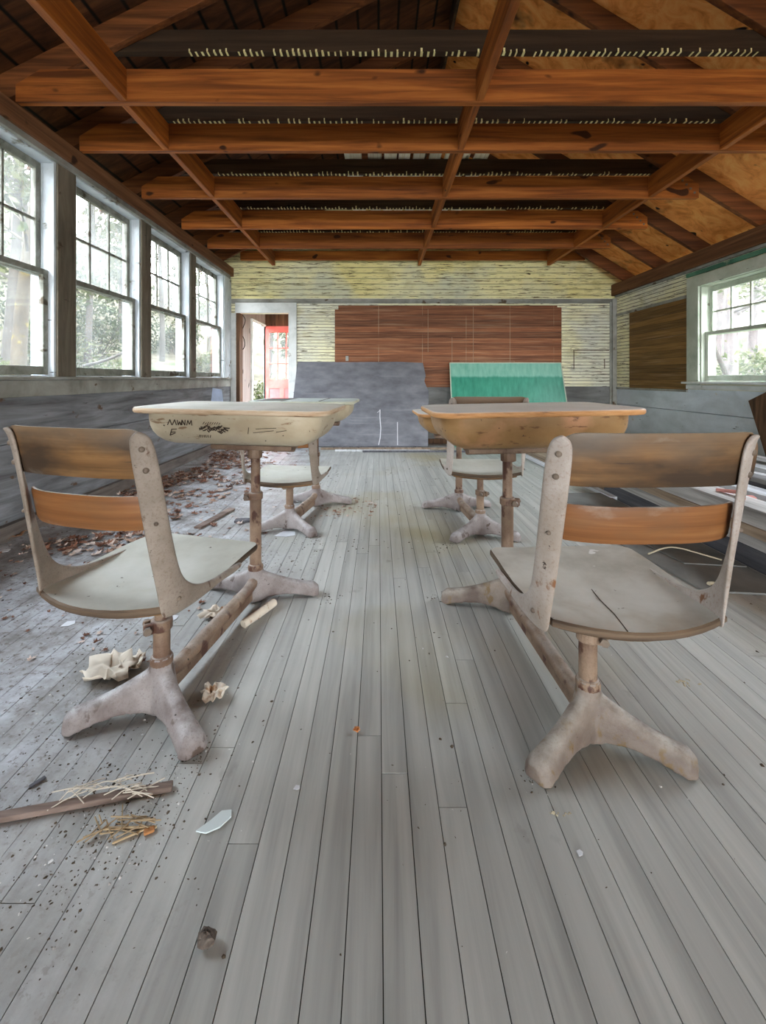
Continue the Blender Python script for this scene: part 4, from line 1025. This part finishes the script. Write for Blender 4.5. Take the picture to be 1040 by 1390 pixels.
scrap(93, 847, .045, 20, 'white paper scrap under the left chair seat'); scrap(388, 725, .12, 0, 'white paper under the back left chair foot')
scrap(165, 660, .09, 40, 'pale scrap near the left wall seen through the chair back'); scrap(5, 748, .06, 10, 'pale scrap at the left edge of the floor')
scrap(233, 840, .05, 70, 'white scrap right of the left chair column'); scrap(403, 1070, .014, 0, 'small white flake in the lower aisle'); scrap(787, 1159, .013, 30, 'white oval flake on the floor at lower right')
b = B(); q0 = pf(762, 1106)
for k in range(9): p = q0+Vector((-.02+k*.005, lr.gauss(0, .003), 0)); crumb(p.x, p.y, lr.uniform(.003, .006))
lone('plaster_crumb', b, MT['cord'], 'row of pale plaster crumbs below the right chair foot', 'debris')
b = B(); q0 = pf(932, 927)
for k in range(14): p = q0+Vector((lr.gauss(0, .014), lr.gauss(0, .008), 0)); crumb(p.x, p.y, lr.uniform(.004, .009))
lone('plaster_crumb', b, MT['cord'], 'small heap of pale crumbs right of the right chair', 'debris')

# ------------------------------------------------------------------ outdoors
def gz(x, y):
    n = mnoise.noise(Vector((x*.35, y*.35, 1)))*.35+mnoise.noise(Vector((x*1.3, y*1.3, 4)))*.12
    if x < -3.0: h = .22*(-3.0-x)*min(1, .5+(-3-x)*.2)+.34*max(0, -10-x)
    elif x > 4.6: h = .12*(x-4.6)+.15*max(0, x-11)
    else: h = 0
    if y > 9: h += .18*(y-9)
    k = min(1, max(0, max(-3.0-x, x-4.4, y-8.5))); return -.35+h+n*k
b = B(); NX, NY = 110, 70; xs = [-32+i*62/(NX-1) for i in range(NX)]; ys = [-16+j*46/(NY-1) for j in range(NY)]
b.v = [Vector((x, y, gz(x, y))) for y in ys for x in xs]
for j in range(NY-1):
    for i in range(NX-1): b.f.append([j*NX+i, j*NX+i+1, (j+1)*NX+i+1, (j+1)*NX+i]); b.mi.append(0)
o = obj('ground', b, MT['ground'], None, None, 60); tag(o, 'pale leafy hillside outside the windows', 'ground', None, 'structure')
tr = random.Random(17)
def leaf_cloud(b, cen, rad, n, s, flat_=1.0):
    for k in range(n):
        while True:
            v = Vector((tr.uniform(-1, 1), tr.uniform(-1, 1), tr.uniform(-1, 1)))
            if v.length < 1: break
        p = Vector(cen)+Vector((v.x*rad[0], v.y*rad[1], v.z*rad[2])); ss = s*tr.uniform(.6, 1.4)
        M = T(p) @ Matrix.Rotation(tr.uniform(0, 6.28), 4, Vector((tr.uniform(-1, 1), tr.uniform(-1, 1), tr.uniform(-1, 1))).normalized())
        b.add([M @ Vector(q) for q in ((-ss, 0, 0), (0, -ss*.5, ss*.12), (ss, 0, 0), (0, ss*.5, ss*.12))], [(0, 1, 2, 3)])
def tree(x, y, h, rad, label, bark='bark', leaves='leaves', bend=.3, nb=7, nl=900, crown=.55, ls=.06, lean_=(0, 0), group='trees on the hillside'):
    z0 = gz(x, y)-.1; root = thing('tree', (x, y, z0), label, 'tree', group)
    pts = []; n = 9
    ox, oy = tr.uniform(0, 9), tr.uniform(0, 9)
    for i in range(n+1):
        t = i/n; pts.append(Vector((lean_[0]*t+bend*math.sin(t*3+ox)*t, lean_[1]*t+bend*math.sin(t*2.6+oy)*t, h*t)))
    b = B(); b.tube(smooth_pts(pts, 1), [rad*(1-.75*i/(2*n+1)) for i in range(2*n+2)][:len(smooth_pts(pts, 1))], 10)
    ends = []
    for k in range(nb):
        t = tr.uniform(.25, .95); i = int(t*n); p = pts[i].lerp(pts[min(i+1, n)], t*n-i); a = tr.uniform(0, 6.28); L = tr.uniform(.5, 1.3)*h*.16
        q = p+Vector((math.cos(a)*L, math.sin(a)*L, L*tr.uniform(-.1, .8))); m_ = p.lerp(q, .5)+Vector((0, 0, tr.uniform(-.1, .1)))
        b.tube([p, m_, q], [rad*.32*(1-t*.6), rad*.2*(1-t*.6), rad*.07], 7); ends += [q, m_]
        for kk in range(2):
            q2 = m_+Vector((tr.uniform(-1, 1), tr.uniform(-1, 1), tr.uniform(-.2, 1)))*L*.5; b.tube([m_, q2], [rad*.1, rad*.03], 5); ends.append(q2)
    obj('trunk', b, MT[bark], root, None, 60)
    if nl:
        b = B(); per = max(1, nl//len(ends))
        for e in ends: leaf_cloud(b, e, (h*.10, h*.10, h*.07), per, ls)
        obj('foliage', b, MT[leaves], root, None, None, 0, False)
def shrub(x, y, s, label, leaves='leaves', n=700, ls=.05):
    z0 = gz(x, y)-.02; root = thing('shrub', (x, y, z0), label, 'shrub', 'shrubs on the hillside'); b = B()
    for k in range(7):
        a = tr.uniform(0, 6.28); q = Vector((math.cos(a)*s*.7, math.sin(a)*s*.7, s*tr.uniform(.6, 1.2))); b.tube([Vector((0, 0, 0)), q*.5+Vector((0, 0, .1*s)), q], [.018, .012, .004], 5)
    obj('stem', b, MT['bark'], root, None, 60)
    b = B()
    for k in range(5): leaf_cloud(b, (tr.uniform(-.5, .5)*s, tr.uniform(-.5, .5)*s, s*tr.uniform(.4, .9)), (s*.6, s*.6, s*.45), n//5, ls)
    obj('foliage', b, MT[leaves], root, None, None, 0, False)
def at(ratio, X): return (X, X/ratio)           # ground spot on the sight line x/depth = ratio
for k, (rx, X, h, rad, lab, kw) in enumerate((
    (-.815, -4.6, 5.5, .11, 'crooked mossy trunk close outside the nearest left window', dict(bark='bark_moss', bend=.55, nl=160, nb=9)),
    (-.845, -7.5, 7.5, .13, 'grey forked tree behind the mossy trunk, nearest left window', dict(nl=1500, ls=.085)),
    (-.775, -8.5, 7, .10, 'slim grey tree at the right of the nearest left window', dict(nl=1200, ls=.08)),
    (-.66, -6.8, 6.5, .09, 'grey tree seen through the second left window', dict(nl=1500, ls=.085)),
    (-.585, -9.5, 8, .13, 'taller tree far up the slope behind the second left window', dict(nl=2200, ls=.10)),
    (-.49, -7.0, 7, .09, 'tree seen through the third left window', dict(nl=1500, ls=.085)),
    (-.455, -10., 8, .12, 'far tree behind the third left window', dict(nl=2200, ls=.10)),
    (-.385, -6.5, 6, .08, 'slim tree seen through the farthest left window', dict(nl=300)),
    (.795, 7.2, 8, .15, 'pale straight trunk outside the right window', dict(bark='bark_pale', nl=200, bend=.1)),
    (.845, 10.5, 9, .13, 'grey tree behind the pale trunk, right window', dict(bark='bark_pale', nl=1500, ls=.085)),
    (.765, 11.5, 9, .15, 'far grey tree at the left of the right window', dict(bark='bark_pale', nl=1200, ls=.08)),
    (.86, 6.6, 5, .05, 'thin leaning sapling at the right of the right window', dict(lean_=(-1.6, .6), nl=160, nb=8)),
    )):
    tree(*at(rx, X), h, rad, lab, **kw)
for k, (rx, X, s, lab, lv) in enumerate((
    (-.83, -5.4, .7, 'pale green shrub under the mossy trunk', 'leaves'), (-.79, -6.6, .8, 'shrub uphill of the mossy trunk', 'leaves_dark'),
    (-.67, -4.7, .62, 'bushy shrub outside the second left window', 'leaves'), (-.60, -5.8, .8, 'wide shrub right of the bushy one, second left window', 'leaves'),
    (-.64, -8.0, 1.2, 'dark thicket uphill behind the second left window', 'leaves_dark'), (-.50, -5.2, .6, 'shrub outside the third left window', 'leaves'),
    (-.46, -7.5, 1.0, 'darker shrub up the slope, third left window', 'leaves_dark'), (-.38, -5.2, .6, 'pale shrub outside the farthest left window', 'leaves'),
    (-.72, -7.4, 1.1, 'green shrub between the two nearest left windows', 'leaves'), (-.55, -9.5, 1.6, 'big dark thicket far up the slope, third left window', 'leaves_dark'),
    (-.80, -10., 1.9, 'big dark thicket far up the slope, nearest left window', 'leaves_dark'), (-.43, -9.6, 1.5, 'thicket far up the slope, farthest left window', 'leaves'),
    (-.665, -11., 2.0, 'broad dark thicket at the top of the slope, second left window', 'leaves_dark'),
    (.77, 7.0, .6, 'rusty low shrub left of the pale trunk', 'leaves_red'), (.85, 6.6, .7, 'rusty shrub at the right of the right window', 'leaves_red'),
    (.82, 8.6, .9, 'green shrub behind the pale trunk', 'leaves'))):
    shrub(*at(rx, X), s*1.15, lab, lv, 1700, .06)
for (x, y, h, lab) in ((-3.4, 13.5, 6, 'tree beyond the red door, left'), (-2.2, 12.5, 5.5, 'leafy tree beyond the red door panes')):
    tree(x, y, h, .11, lab, nl=900, ls=.09)
shrub(-2.6, 10.5, .9, 'leafy shrub behind the red door', 'leaves', 900, .06)
b = B(); b.tube(smooth_pts([px(112, 497, 5.6), px(150, 488, 5.9), px(186, 468, 6.2)]), .02, 7)
lone('fallen_branch', b, MT['bark'], 'bare branch crossing the bottom of the second left window', 'branch', smooth=60)

# ------------------------------------------------------------------ light: overcast sky and a soft sun
w = bpy.data.worlds.new('sky'); S.world = w; w.use_nodes = True; N = w.node_tree.nodes; L = w.node_tree.links
bg = N['Background']; tc = N.new('ShaderNodeTexCoord'); sp = N.new('ShaderNodeSeparateXYZ'); L.new(tc.outputs['Generated'], sp.inputs[0])
rp_ = N.new('ShaderNodeValToRGB'); L.new(sp.outputs[2], rp_.inputs[0]); e = rp_.color_ramp.elements
e[0].position = 0; e[0].color = (.94, .97, 1.0, 1); e[1].position = .8; e[1].color = (.76, .87, 1.0, 1)
L.new(rp_.outputs[0], bg.inputs[0]); bg.inputs[1].default_value = SKY
def portal(loc, rot, sx, sy):
    l = bpy.data.lights.new('window_portal', 'AREA'); l.shape = 'RECTANGLE'; l.size = sx; l.size_y = sy; l.cycles.is_portal = True
    o = bpy.data.objects.new('window_portal', l); COL.objects.link(o); o.location = loc; o.rotation_euler = rot
for (y0, y1) in WIN: portal((XL-.19, (y0+y1)/2, (ZS+ZH)/2), (0, math.radians(-90), 0), ZH-ZS, y1-y0)
for (y0, y1) in RW: portal((XR+.19, (y0+y1)/2, (RZ0+RZ1)/2), (0, math.radians(90), 0), RZ1-RZ0, y1-y0)
portal(((XL+XR)/2, YF-.12, .87), (math.radians(90), 0, 0), XR-XL, 1.75)  # portal over the rear opening that was added for daylight
cam = bpy.data.cameras.new('camera'); co = bpy.data.objects.new('camera', cam); COL.objects.link(co)
co.location = (0, 0, CAMZ); co.rotation_euler = (math.radians(90), 0, 0)
cam.sensor_fit = 'HORIZONTAL'; cam.sensor_width = 36; cam.lens = F/1040*36; cam.shift_x = (520-514)/1040; cam.shift_y = -(695-514)/1040
cam.clip_start = .02; S.camera = co
S.view_settings.view_transform = 'Standard'; S.view_settings.look = 'None'; S.view_settings.gamma = 1; S.view_settings.exposure = EXPO
S.view_settings.use_curve_mapping = False
S.cycles.max_bounces = 12; S.cycles.diffuse_bounces = 8; S.cycles.transparent_max_bounces = 16; S.cycles.use_denoising = True
